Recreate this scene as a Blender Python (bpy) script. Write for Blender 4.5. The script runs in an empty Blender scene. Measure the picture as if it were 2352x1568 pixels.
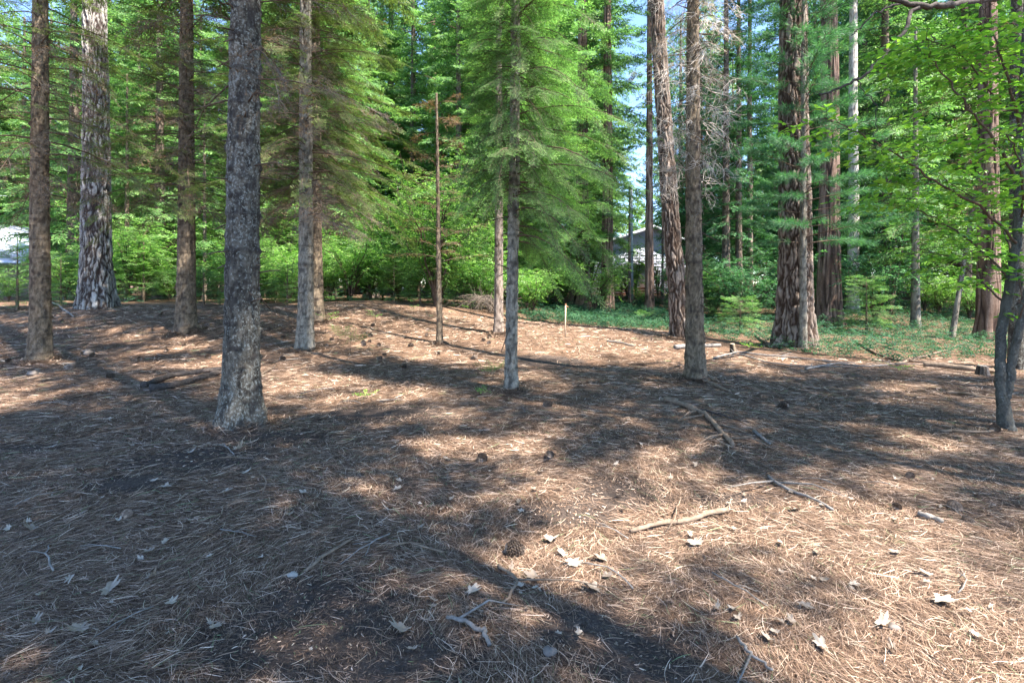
import bpy, math, random
import numpy as np
from mathutils import Vector

# ------------------------------------------------------------------ camera, sky, sun
scene = bpy.context.scene
FPX, CX, HY, CAMZ = 1111.0, 1176.0, 650.0, 1.4
cam_data = bpy.data.cameras.new('camera')
cam = bpy.data.objects.new('camera', cam_data)
scene.collection.objects.link(cam)
cam.location = (0, 0, CAMZ)
cam.rotation_euler = (math.radians(90), 0, 0)
cam_data.sensor_width = 36.0
cam_data.lens = 36.0 * FPX / 2352.0
cam_data.shift_y = -(784.0 - HY) / 2352.0
cam_data.clip_start = 0.05
cam_data.clip_end = 1200.0
scene.camera = cam
scene.render.resolution_x, scene.render.resolution_y = 1024, 682

SUN_EL = 58.0
SUN_AZ = (0.80, -0.60)
sun_rot = math.atan2(SUN_AZ[0], SUN_AZ[1])
world = bpy.data.worlds.new('World')
scene.world = world
world.use_nodes = True
wt = world.node_tree
for n in list(wt.nodes): wt.nodes.remove(n)
sky = wt.nodes.new('ShaderNodeTexSky'); sky.sky_type = 'NISHITA'
sky.sun_disc = False
sky.sun_elevation = math.radians(SUN_EL)
sky.sun_rotation = sun_rot
sky.altitude = 2200; sky.dust_density = 0.0; sky.ozone_density = 3.0
bg = wt.nodes.new('ShaderNodeBackground'); bg.inputs['Strength'].default_value = 0.13
wo = wt.nodes.new('ShaderNodeOutputWorld')
wt.links.new(sky.outputs[0], bg.inputs[0]); wt.links.new(bg.outputs[0], wo.inputs[0])

sd = bpy.data.lights.new('sun', 'SUN'); sd.energy = 5.0; sd.angle = math.radians(0.55); sd.color = (1.0, 0.93, 0.83)
sun = bpy.data.objects.new('sun', sd); scene.collection.objects.link(sun)
ce = math.cos(math.radians(SUN_EL))
sv = Vector((SUN_AZ[0] * ce, SUN_AZ[1] * ce, math.sin(math.radians(SUN_EL))))
sun.rotation_mode = 'QUATERNION'; sun.rotation_quaternion = sv.to_track_quat('Z', 'Y')
sun.location = (20, -15, 40)
scene.view_settings.view_transform = 'Standard'
scene.view_settings.look = 'None'
scene.view_settings.exposure = 2.35
scene.view_settings.gamma = 1.0
scene.render.engine = 'CYCLES'
scene.cycles.max_bounces = 8
scene.cycles.diffuse_bounces = 4
scene.cycles.transmission_bounces = 4
scene.cycles.transparent_max_bounces = 8

# ------------------------------------------------------------------ helpers
COL = scene.collection
R = math.radians

def tag(o, label=None, cat=None, group=None, kind=None):
    if label: o['label'] = label
    if cat: o['category'] = cat
    if group: o['group'] = group
    if kind: o['kind'] = kind
    return o

def empty(name, loc=(0, 0, 0), rz=0.0):
    o = bpy.data.objects.new(name, None)
    o.empty_display_size = 0.2
    o.location = loc; o.rotation_euler = (0, 0, rz)
    COL.objects.link(o)
    return o

def kids(o): return list(o.children)

def copy_tree(o, parent=None):
    c = o.copy(); COL.objects.link(c)
    if parent is not None: c.parent = parent
    for ch in kids(o): copy_tree(ch, c)
    return c

class MB:
    """collects quads and their per-vertex random value, builds one mesh object"""
    def __init__(s):
        s.v = []; s.f = []; s.r = []; s.m = []; s.n = 0
    def add(s, V, F, rnd=None, mi=0):
        V = np.asarray(V, dtype=np.float32).reshape(-1, 3); F = np.asarray(F, dtype=np.int32).reshape(-1, 4)
        if rnd is None: rnd = np.zeros(len(V), np.float32)
        elif np.isscalar(rnd): rnd = np.full(len(V), rnd, np.float32)
        s.v.append(V); s.f.append(F + s.n); s.r.append(np.asarray(rnd, np.float32))
        if np.isscalar(mi): mi = np.full(len(F), mi, np.int32)
        s.m.append(np.asarray(mi, np.int32))
        s.n += len(V)
    def mesh(s, name, mats, smooth=False):
        V = np.concatenate(s.v); F = np.concatenate(s.f); RR = np.concatenate(s.r); M = np.concatenate(s.m)
        me = bpy.data.meshes.new(name)
        me.vertices.add(len(V)); me.vertices.foreach_set('co', V.ravel())
        nf = len(F)
        tri = F[:, 2] == F[:, 3]
        cnt = np.where(tri, 3, 4).astype(np.int32)
        mask = np.ones((nf, 4), bool); mask[tri, 3] = False
        li = F[mask]
        me.loops.add(len(li)); me.loops.foreach_set('vertex_index', li.astype(np.int32))
        me.polygons.add(nf)
        st = np.concatenate([[0], np.cumsum(cnt)[:-1]]).astype(np.int32)
        me.polygons.foreach_set('loop_start', st)
        me.polygons.foreach_set('loop_total', cnt)
        me.polygons.foreach_set('material_index', M)
        if smooth: me.polygons.foreach_set('use_smooth', np.ones(nf, bool))
        me.update(calc_edges=True)
        a = me.attributes.new('rnd', 'FLOAT', 'POINT'); a.data.foreach_set('value', RR)
        if not isinstance(mats, (list, tuple)): mats = [mats]
        for m in mats: me.materials.append(m)
        return me
    def build(s, name, mats, parent=None, loc=None, smooth=False):
        o = bpy.data.objects.new(name, s.mesh(name, mats, smooth))
        COL.objects.link(o)
        if parent is not None: o.parent = parent
        if loc is not None: o.location = loc
        return o

def tube(mb, pts, rad, seg=6, rnd=0.5, mi=0, cap=True):
    pts = np.asarray(pts, float); k = len(pts)
    rad = np.broadcast_to(np.asarray(rad, float), (k,)) if np.ndim(rad) else np.full(k, float(rad))
    tan = np.gradient(pts, axis=0); tan /= np.linalg.norm(tan, axis=1)[:, None] + 1e-9
    ref = np.array([0.13, 0.21, 0.97]) if abs(tan[0][2]) < 0.9 else np.array([0.97, 0.21, 0.1])
    u = np.cross(tan, ref); u /= np.linalg.norm(u, axis=1)[:, None] + 1e-9
    w = np.cross(tan, u)
    th = np.arange(seg) * 2 * np.pi / seg
    V = pts[:, None, :] + rad[:, None, None] * (np.cos(th)[None, :, None] * u[:, None, :] + np.sin(th)[None, :, None] * w[:, None, :])
    V = V.reshape(-1, 3)
    i, j = np.meshgrid(np.arange(k - 1), np.arange(seg), indexing='ij')
    a = i * seg + j; b = i * seg + (j + 1) % seg
    F = np.stack([a, b, b + seg, a + seg], -1).reshape(-1, 4)
    if cap:
        V = np.concatenate([V, pts[:1], pts[-1:]])
        c0, c1 = k * seg, k * seg + 1
        j = np.arange(seg)
        F = np.concatenate([F, np.stack([(j + 1) % seg, j, np.full(seg, c0), np.full(seg, c0)], -1),
                            np.stack([(k - 1) * seg + j, (k - 1) * seg + (j + 1) % seg, np.full(seg, c1), np.full(seg, c1)], -1)])
    mb.add(V, F, rnd, mi)

def box(mb, x0, x1, y0, y1, z0, z1, mi=0, rnd=0.5):
    V = [(x0,y0,z0),(x1,y0,z0),(x1,y1,z0),(x0,y1,z0),(x0,y0,z1),(x1,y0,z1),(x1,y1,z1),(x0,y1,z1)]
    F = [(0,3,2,1),(4,5,6,7),(0,1,5,4),(1,2,6,5),(2,3,7,6),(3,0,4,7)]
    mb.add(V, F, rnd, mi)

def sstep(t):
    t = np.clip(t, 0, 1); return t * t * (3 - 2 * t)

_perm = np.random.RandomState(7).rand(512, 512)
def vnoise(x, y, per=None):
    """value noise; x periodic with integer period per"""
    x = np.asarray(x, float); y = np.asarray(y, float)
    xi = np.floor(x).astype(int); yi = np.floor(y).astype(int); fx = x - xi; fy = y - yi
    fx = fx * fx * (3 - 2 * fx); fy = fy * fy * (3 - 2 * fy)
    def g(a, b):
        if per: a = a % per
        return _perm[a % 512, b % 512]
    return (g(xi, yi) * (1 - fx) + g(xi + 1, yi) * fx) * (1 - fy) + (g(xi, yi + 1) * (1 - fx) + g(xi + 1, yi + 1) * fx) * fy

def voro_edge(x, y, per, seed=0, jit=0.85, ky=1.0):
    """distance to nearest cell border, jittered grid cells, periodic in x; also cell id value"""
    rs = np.random.RandomState(seed); J = rs.rand(per, 512, 3)
    xi = np.floor(x).astype(int); yi = np.floor(y).astype(int)
    d1 = np.full(x.shape, 9.0); d2 = np.full(x.shape, 9.0); cid = np.zeros(x.shape)
    for a in (-1, 0, 1):
        for b in (-1, 0, 1):
            ca = (xi + a); cb = (yi + b)
            jj = J[ca % per, cb % 512]
            px = ca + 0.5 + (jj[..., 0] - .5) * jit; py = cb + 0.5 + (jj[..., 1] - .5) * jit
            d = np.hypot(px - x, (py - y) * ky)
            m = d < d1
            d2 = np.where(m, d1, np.minimum(d2, d)); cid = np.where(m, jj[..., 2], cid); d1 = np.where(m, d, d1)
    return d2 - d1, cid

# ------------------------------------------------------------------ terrain
def wx(x): return 1 - sstep((x + 6.0) / 11.0)
def ground_z(x, y):
    x = np.asarray(x, float); y = np.asarray(y, float)
    w = wx(x)
    z = 0.72 * (w * sstep((y - 7.6) / 7.0) + (1 - w) * sstep((y - 14) / 17.0))
    z = z + 0.20 * np.exp(-(((x - 2.3) / 2.2) ** 2 + ((y - 11.7) / 1.6) ** 2))
    z = z + 0.16 * np.exp(-(((x + 3.6) / 2.6) ** 2 + ((y - 15.5) / 1.6) ** 2))
    z = z - 0.10 * sstep((x - 4) / 4) * sstep((y - 8) / 4) * (1 - sstep((y - 18) / 8))
    z = z + 0.035 * (vnoise(x * .9 + 40, y * .9 + 40) - .5) * sstep((y + 20) / 20) + 0.05 * (vnoise(x * .35 + 90, y * .35 + 11) - .5)
    return z

def P(xd, yd):
    """ground point seen at photo position (2352 px wide scale)"""
    dx = (xd - CX) / FPX; dz = -(yd - HY) / FPX
    t = 1.0
    while t < 90:
        if CAMZ + dz * t <= float(ground_z(dx * t, t)): break
        t += 0.02
    return Vector((dx * t, t, float(ground_z(dx * t, t))))
def A(xd, yd, d): return Vector(((xd - CX) / FPX * d, d, CAMZ - (yd - HY) / FPX * d))
def gz(x, y): return float(ground_z(x, y))

# ------------------------------------------------------------------ materials
def nmat(name):
    m = bpy.data.materials.new(name); m.use_nodes = True
    nt = m.node_tree
    for n in list(nt.nodes): nt.nodes.remove(n)
    out = nt.nodes.new('ShaderNodeOutputMaterial')
    return m, nt, out
def N(nt, t, **kw):
    n = nt.nodes.new(t)
    for k, v in kw.items(): setattr(n, k, v)
    return n
def ramp(nt, fac, stops):
    r = N(nt, 'ShaderNodeValToRGB')
    e = r.color_ramp.elements
    while len(e) < len(stops): e.new(0.5)
    for el, (p, c) in zip(e, stops): el.position = p; el.color = (*c, 1)
    if fac is not None: nt.links.new(fac, r.inputs[0])
    return r
def attr(nt, name):
    a = N(nt, 'ShaderNodeAttribute'); a.attribute_name = name; return a.outputs['Fac']
def noise(nt, scale, detail=4, vec=None, rough=0.55):
    n = N(nt, 'ShaderNodeTexNoise'); n.inputs['Scale'].default_value = scale; n.inputs['Detail'].default_value = detail
    n.inputs['Roughness'].default_value = rough
    if vec is not None: nt.links.new(vec, n.inputs['Vector'])
    return n.outputs['Fac']
def mapped(nt, scale):
    tc = N(nt, 'ShaderNodeTexCoord'); mp = N(nt, 'ShaderNodeMapping'); mp.inputs['Scale'].default_value = scale
    nt.links.new(tc.outputs['Object'], mp.inputs[0]); return mp.outputs[0]
def mix(nt, f, a, b, mode='MIX'):
    m = N(nt, 'ShaderNodeMix', data_type='RGBA', blend_type=mode)
    def s(i, v):
        if hasattr(v, 'is_output'): nt.links.new(v, i)
        elif isinstance(v, (int, float)): i.default_value = v
        else: i.default_value = (*v, 1)
    s(m.inputs[0], f); s(m.inputs[6], a); s(m.inputs[7], b)
    return m.outputs[2]

def leaf_mat(name, stops, trans=0.45, rough=0.5, spec=0.25, twk=0.0):
    m, nt, out = nmat(name)
    f = attr(nt, 'rnd')
    oi = N(nt, 'ShaderNodeObjectInfo')
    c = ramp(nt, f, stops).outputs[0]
    hv = N(nt, 'ShaderNodeHueSaturation')
    mr = N(nt, 'ShaderNodeMapRange'); mr.inputs[3].default_value = 0.82; mr.inputs[4].default_value = 1.18
    nt.links.new(oi.outputs['Random'], mr.inputs[0]); nt.links.new(mr.outputs[0], hv.inputs['Value'])
    nt.links.new(c, hv.inputs['Color'])
    d = N(nt, 'ShaderNodeBsdfPrincipled'); d.inputs['Roughness'].default_value = rough
    d.inputs['Specular IOR Level'].default_value = spec
    nt.links.new(hv.outputs[0], d.inputs['Base Color'])
    t = N(nt, 'ShaderNodeBsdfTranslucent')
    tc = mix(nt, 1.0, hv.outputs[0], (1.1, 1.3, 0.7), 'MULTIPLY')
    nt.links.new(tc, t.inputs[0])
    mx = N(nt, 'ShaderNodeMixShader'); mx.inputs[0].default_value = trans
    nt.links.new(d.outputs[0], mx.inputs[1]); nt.links.new(t.outputs[0], mx.inputs[2])
    nt.links.new(mx.outputs[0], out.inputs[0])
    return m

def wood_mat(name, c0, c1, scale=(6, 6, 2), rough=0.9, bump=0.4, lichen=None, nscale=8.0):
    m, nt, out = nmat(name)
    v = mapped(nt, scale)
    n1 = noise(nt, nscale, 6, v, .65)
    col = ramp(nt, n1, [(0.3, c0), (0.7, c1)]).outputs[0]
    if lichen:
        n2 = noise(nt, nscale * 2.2, 4, v, .6)
        lf = ramp(nt, n2, [(0.56, (0, 0, 0)), (0.66, (1, 1, 1))]).outputs[0]
        col = mix(nt, lf, col, lichen)
    b = N(nt, 'ShaderNodeBsdfPrincipled'); b.inputs['Roughness'].default_value = rough; b.inputs['Specular IOR Level'].default_value = 0.15
    nt.links.new(col, b.inputs['Base Color'])
    bp = N(nt, 'ShaderNodeBump'); bp.inputs['Strength'].default_value = bump; bp.inputs['Distance'].default_value = 0.01
    nt.links.new(n1, bp.inputs['Height']); nt.links.new(bp.outputs[0], b.inputs['Normal'])
    nt.links.new(b.outputs[0], out.inputs[0])
    return m

def bark_mat(name, furrow, plate_a, plate_b, lichen=None, lich_amt=0.6, ring=0.0):
    """furrow mask comes from the mesh ('edge'), colour patches are procedural"""
    m, nt, out = nmat(name)
    e = attr(nt, 'edge'); cid = attr(nt, 'cell')
    v = mapped(nt, (1, 1, 0.45))
    n1 = noise(nt, 22, 6, v, .7); n2 = noise(nt, 90, 5, v, .7); n3 = noise(nt, 2.2, 3, v, .5)
    vb = mapped(nt, (1, 1, .22)); nb_ = noise(nt, 13, 5, vb, .7)
    fx = N(nt, 'ShaderNodeMath', operation='MULTIPLY_ADD'); nt.links.new(nb_, fx.inputs[0]); fx.inputs[1].default_value = 1.3; fx.inputs[2].default_value = -.65
    fa = N(nt, 'ShaderNodeMath', operation='ADD'); nt.links.new(n1, fa.inputs[0]); nt.links.new(fx.outputs[0], fa.inputs[1])
    f = N(nt, 'ShaderNodeMath', operation='ADD'); nt.links.new(fa.outputs[0], f.inputs[0])
    sc = N(nt, 'ShaderNodeMath', operation='MULTIPLY_ADD'); nt.links.new(cid, sc.inputs[0]); sc.inputs[1].default_value = .5; sc.inputs[2].default_value = -.25
    nt.links.new(sc.outputs[0], f.inputs[1])
    col = ramp(nt, f.outputs[0], [(0.25, plate_a), (0.75, plate_b)]).outputs[0]
    fine = ramp(nt, n2, [(0.3, (.62, .62, .62)), (0.7, (1.25, 1.25, 1.25))]).outputs[0]
    col = mix(nt, 1.0, col, fine, 'MULTIPLY')
    if lichen:
        v2 = mapped(nt, (1, 1, .8))
        n4 = noise(nt, 48, 5, v2, .7)
        ad = N(nt, 'ShaderNodeMath', operation='MULTIPLY_ADD'); nt.links.new(n3, ad.inputs[0]); ad.inputs[1].default_value = .2; nt.links.new(n4, ad.inputs[2])
        t = 0.86 - 0.26 * lich_amt
        lf = ramp(nt, ad.outputs[0], [(max(0, t - .12), (0, 0, 0)), (t, (1, 1, 1))]).outputs[0]
        col = mix(nt, lf, col, lichen)
    col = mix(nt, e, furrow, col)
    b = N(nt, 'ShaderNodeBsdfPrincipled'); b.inputs['Roughness'].default_value = .92; b.inputs['Specular IOR Level'].default_value = 0.12
    nt.links.new(col, b.inputs['Base Color'])
    bp = N(nt, 'ShaderNodeBump'); bp.inputs['Strength'].default_value = .9; bp.inputs['Distance'].default_value = 0.018
    ah = N(nt, 'ShaderNodeMath', operation='ADD'); nt.links.new(n2, ah.inputs[0]); nt.links.new(nb_, ah.inputs[1])
    nt.links.new(ah.outputs[0], bp.inputs['Height']); nt.links.new(bp.outputs[0], b.inputs['Normal'])
    nt.links.new(b.outputs[0], out.inputs[0])
    return m

M = {}
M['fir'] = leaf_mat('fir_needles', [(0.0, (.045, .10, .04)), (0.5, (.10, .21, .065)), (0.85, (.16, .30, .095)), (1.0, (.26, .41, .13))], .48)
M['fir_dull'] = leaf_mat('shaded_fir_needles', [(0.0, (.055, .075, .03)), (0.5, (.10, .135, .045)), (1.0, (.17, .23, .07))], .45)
M['dead'] = leaf_mat('dead_brown_needles', [(0.0, (.09, .055, .035)), (0.6, (.20, .12, .07)), (1.0, (.34, .20, .11))], .2)
M['rust'] = leaf_mat('rusty_dead_needles', [(0.0, (.09, .055, .03)), (0.6, (.20, .115, .06)), (1.0, (.30, .19, .10))], .3)
M['pine'] = leaf_mat('pine_needles', [(0.0, (.026, .080, .040)), (0.6, (.055, .155, .068)), (1.0, (.12, .27, .11))], .42)
M['far'] = leaf_mat('far_conifer_needles', [(0.0, (.055, .125, .052)), (0.5, (.125, .25, .09)), (1.0, (.27, .42, .15))], .5)
M['leaf'] = leaf_mat('broad_leaves', [(0.0, (.07, .18, .03)), (0.5, (.15, .32, .04)), (1.0, (.28, .46, .06))], .5, .4, .4)
M['shrub'] = leaf_mat('shrub_leaves', [(0.0, (.045, .12, .035)), (0.5, (.13, .28, .06)), (1.0, (.33, .50, .14))], .5, .4, .4)
M['ivy'] = leaf_mat('ivy_leaves', [(0.0, (.014, .050, .030)), (0.5, (.028, .090, .050)), (1.0, (.07, .17, .07))], .25, .6, .12)  # greens toned down, so shade over the ground cover sits in the colour
M['twig'] = wood_mat('twig_bark', (.05, .035, .025), (.13, .09, .065), (3, 3, 3), .9, .2)
M['deadtwig'] = wood_mat('dead_twig_wood', (.085, .065, .052), (.20, .165, .135), (3, 3, 3), .9, .2)
M['paletwig'] = wood_mat('pale_bare_twigs', (.32, .27, .23), (.60, .54, .48), (3, 3, 3), .9, .2)
M['darkstick'] = wood_mat('dark_limb_bark', (.022, .018, .017), (.09, .075, .068), (5, 5, 5), .9, .5, None, 6)  # near-black brown, darker than the other stick barks
M['stick'] = wood_mat('fallen_stick_bark', (.10, .075, .055), (.26, .19, .14), (5, 5, 5), .9, .5, None, 6)
M['greystick'] = wood_mat('weathered_grey_stick', (.10, .092, .085), (.26, .235, .215), (5, 5, 5), .9, .5, None, 6)
M['b_pine'] = bark_mat('ponderosa_plate_bark', (.040, .028, .024), (.16, .14, .125), (.42, .385, .345), (.52, .52, .51), .42)
M['b_red'] = bark_mat('red_plate_bark', (.045, .028, .020), (.155, .118, .096), (.33, .265, .22), (.30, .28, .27), .1)
M['b_fir'] = bark_mat('fir_bark_with_lichen', (.035, .03, .028), (.034, .029, .024), (.135, .118, .095), (.25, .25, .225), .5)
M['b_brown'] = bark_mat('brown_fir_bark', (.04, .03, .025), (.09, .068, .046), (.22, .168, .118), (.22, .21, .20), .22)
M['b_grey'] = bark_mat('grey_fir_bark', (.045, .04, .036), (.12, .104, .084), (.29, .26, .21), (.34, .33, .30), .30)
M['b_cedar'] = bark_mat('stringy_cedar_bark', (.035, .022, .018), (.13, .082, .06), (.27, .19, .15), None)
M['b_alder'] = bark_mat('smooth_speckled_bark', (.05, .048, .04), (.055, .055, .048), (.13, .125, .11), (.24, .24, .22), .35)
M['b_white'] = bark_mat('pale_bark', (.10, .08, .07), (.38, .34, .31), (.58, .53, .48), (.66, .64, .6), .3)
M['b_far'] = bark_mat('far_bark', (.03, .024, .02), (.10, .078, .062), (.22, .17, .14), (.3, .29, .27), .2)

# ground
def ground_mat():
    m, nt, out = nmat('needle_litter_ground')
    geo = N(nt, 'ShaderNodeNewGeometry')
    pos = geo.outputs['Position']
    # strands: three strongly stretched noise fields at different headings, warped
    wn = N(nt, 'ShaderNodeTexNoise'); wn.inputs['Scale'].default_value = 1.6; wn.inputs['Detail'].default_value = 3
    nt.links.new(pos, wn.inputs['Vector'])
    strands = []
    for i, (ang, sc) in enumerate([(0.15, 1.0), (1.0, .9), (-.8, 1.1)]):
        ws = N(nt, 'ShaderNodeVectorMath', operation='SCALE'); ws.inputs['Scale'].default_value = .45
        nt.links.new(wn.outputs['Color'], ws.inputs[0])
        wa = N(nt, 'ShaderNodeVectorMath', operation='ADD'); nt.links.new(pos, wa.inputs[0]); nt.links.new(ws.outputs[0], wa.inputs[1])
        mp = N(nt, 'ShaderNodeMapping'); mp.inputs['Rotation'].default_value = (0, 0, ang); mp.inputs['Scale'].default_value = (9 * sc, 150 * sc, 20)
        nt.links.new(wa.outputs[0], mp.inputs[0])
        strands.append(noise(nt, 1.0, 3, mp.outputs[0], .6))
    mx1 = N(nt, 'ShaderNodeMath', operation='MAXIMUM'); nt.links.new(strands[0], mx1.inputs[0]); nt.links.new(strands[1], mx1.inputs[1])
    mx2 = N(nt, 'ShaderNodeMath', operation='MAXIMUM'); nt.links.new(mx1.outputs[0], mx2.inputs[0]); nt.links.new(strands[2], mx2.inputs[1])
    col = ramp(nt, mx2.outputs[0], [(0.42, (.028, .018, .013)), (0.58, (.13, .083, .058)), (0.72, (.33, .225, .158))]).outputs[0]
    big = ramp(nt, noise(nt, .7, 4, pos), [(0.3, (.75, .72, .70)), (0.7, (1.2, 1.17, 1.12))]).outputs[0]
    col = mix(nt, 1.0, col, big, 'MULTIPLY')
    soilc = ramp(nt, noise(nt, 75, 8, pos, .85), [(0.38, (.022, .018, .017)), (0.55, (.065, .053, .047)), (0.66, (.20, .165, .14)), (.8, (.30, .25, .21))]).outputs[0]
    s = attr(nt, 'rnd')
    sn = noise(nt, 5, 5, pos, .7)
    sm = N(nt, 'ShaderNodeMath', operation='MULTIPLY_ADD'); nt.links.new(sn, sm.inputs[0]); sm.inputs[1].default_value = .9; nt.links.new(s, sm.inputs[2])
    sf = ramp(nt, sm.outputs[0], [(0.80, (0, 0, 0)), (1.12 - .12, (.85, .85, .85))]).outputs[0]
    col = mix(nt, sf, col, soilc)
    b = N(nt, 'ShaderNodeBsdfPrincipled'); b.inputs['Roughness'].default_value = 1.0; b.inputs['Specular IOR Level'].default_value = .08
    nt.links.new(col, b.inputs['Base Color'])
    bp = N(nt, 'ShaderNodeBump'); bp.inputs['Strength'].default_value = .8; bp.inputs['Distance'].default_value = 0.012
    nt.links.new(mx2.outputs[0], bp.inputs['Height']); nt.links.new(bp.outputs[0], b.inputs['Normal'])
    nt.links.new(b.outputs[0], out.inputs[0])
    return m
M['ground'] = ground_mat()

# bare soil patches (world xy, radii)
SOIL = []
for xd, yd, rx, ry in [(880, 952, .75, .32), (450, 1055, .55, .28), (640, 1005, .45, .2), (1420, 1130, .42, .3), (1310, 1180, .35, .2),
                       (760, 1390, .42, .3), (700, 1470, .5, .25), (1450, 1500, .28, .28), (1330, 1450, .2, .15), (60, 1030, .35, .15),
                       (1250, 830, .8, .6), (300, 1110, .35, .2), (1690, 1150, .3, .12), (900, 1540, .4, .2)]:
    p = P(xd, yd); k_ = 1.0 if len(SOIL) < 3 else .8; SOIL.append((p.x, p.y, rx * k_, ry * k_))
def soil(x, y):
    s = np.zeros_like(np.asarray(x, float))
    for a, b, rx, ry in SOIL:
        d = ((x - a) / rx) ** 2 + ((y - b) / ry) ** 2
        s = np.maximum(s, np.clip(1.25 * np.exp(-d * .75), 0, 1.1))
    s = np.maximum(s, 0.62 * sstep((y - 18) / 14) * (vnoise(x * .6, y * .6)))
    return s

# ------------------------------------------------------------------ ground sheet
def axis_coords(lo, hi, step, far, grow=1.18):
    c = list(np.arange(lo, hi + 1e-6, step)); s = step
    a = lo; left = []
    while a > -far: s *= grow; a -= s; left.append(a)
    s = step; b = hi; right = []
    while b < far: s *= grow; b += s; right.append(b)
    return np.array(left[::-1] + c + right)
gx = axis_coords(-7, 7, .07, 400); gy = axis_coords(1.0, 13, .07, 400)
XX, YY = np.meshgrid(gx, gy, indexing='ij')
fine = 0.010 * (vnoise(XX * 7 + 5, YY * 7 + 3) - .5) + .012 * (vnoise(XX * 3 + 9, YY * 3 + 2) - .5)
ZZ = ground_z(XX, YY) + fine * (np.abs(XX) < 12) * (YY < 20)
nx, ny = XX.shape
g = MB()
ii, jj = np.meshgrid(np.arange(nx - 1), np.arange(ny - 1), indexing='ij')
a = ii * ny + jj
g.add(np.stack([XX, YY, ZZ], -1).reshape(-1, 3), np.stack([a, a + ny, a + ny + 1, a + 1], -1).reshape(-1, 4), soil(XX, YY).ravel())
go = g.build('ground', M['ground'], smooth=True)
tag(go, 'forest floor of brown pine needles and dark soil', None, None, 'structure')

# ------------------------------------------------------------------ loose needles: stuff
def needle_mat():
    m, nt, out = nmat('fallen_needles')
    c = ramp(nt, attr(nt, 'rnd'), [(0.0, (.030, .019, .014)), (0.35, (.125, .076, .050)), (0.65, (.29, .190, .130)), (0.93, (.66, .50, .39)), (1.0, (.17, .21, .10))]).outputs[0]
    b = N(nt, 'ShaderNodeBsdfPrincipled'); b.inputs['Roughness'].default_value = .7; b.inputs['Specular IOR Level'].default_value = .3
    nt.links.new(c, b.inputs['Base Color']); nt.links.new(b.outputs[0], out.inputs[0])
    return m
M['needle'] = needle_mat()
def scatter_needles(seed, d0, d1, dens, length, width, lift, chips=False):
    rs = np.random.RandomState(seed)
    area = 1.15 * (d1 ** 2 - d0 ** 2); n = int(area * dens)
    y = np.sqrt(rs.rand(n) * (d1 ** 2 - d0 ** 2) + d0 ** 2); x = (rs.rand(n) * 2 - 1) * 1.15 * y
    keep = rs.rand(n) > (0 if chips else 1) * soil(x, y) * (0.6 + .6 * vnoise(x * 6, y * 6))
    keep &= ~((x > 4.2) & (y > 9.2))
    x = x[keep]; y = y[keep]; n = len(x)
    th = (vnoise(x * .9 + 7, y * .9 + 31) - .5) * 4.0 + (vnoise(x * 3 + 7, y * 3 + 31) - .5) * 3.0 + rs.randn(n) * .75
    L = length * (.5 + rs.rand(n) * .8) / 2
    W = width * (.6 + rs.rand(n) * .8) / 2
    bend = rs.randn(n) * .16
    cx, sx = np.cos(th), np.sin(th)
    tilt = rs.randn(n) * .10
    tw = rs.randn(n) * .5
    V = np.zeros((n, 8, 3))
    h0 = rs.rand(n) ** 2 * lift + .003
    for k, t in enumerate((-1, -.35, .35, 1)):
        off = bend * (t * t) * L
        px = x + cx * L * t - sx * off; py = y + sx * L * t + cx * off
        pz = h0 + tilt * L * t * .6 + np.abs(tilt) * L * .3
        w = W * (1 - .5 * abs(t))
        V[:, 2 * k, 0] = px - sx * w; V[:, 2 * k, 1] = py + cx * w; V[:, 2 * k, 2] = pz + w * tw
        V[:, 2 * k + 1, 0] = px + sx * w; V[:, 2 * k + 1, 1] = py - cx * w; V[:, 2 * k + 1, 2] = pz - w * tw
    V[:, :, 2] += ground_z(V[:, :, 0], V[:, :, 1])
    b = np.arange(n)[:, None] * 8
    F = np.concatenate([b + np.array([[0, 1, 3, 2]]), b + np.array([[2, 3, 5, 4]]), b + np.array([[4, 5, 7, 6]])])
    rr = np.clip((.30 if chips else .45) + .27 * rs.randn(n), 0, .95); rr[rs.rand(n) < .015] = 1.0
    return V.reshape(-1, 3), F, np.repeat(rr, 8)
TRUNKS = []

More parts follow.
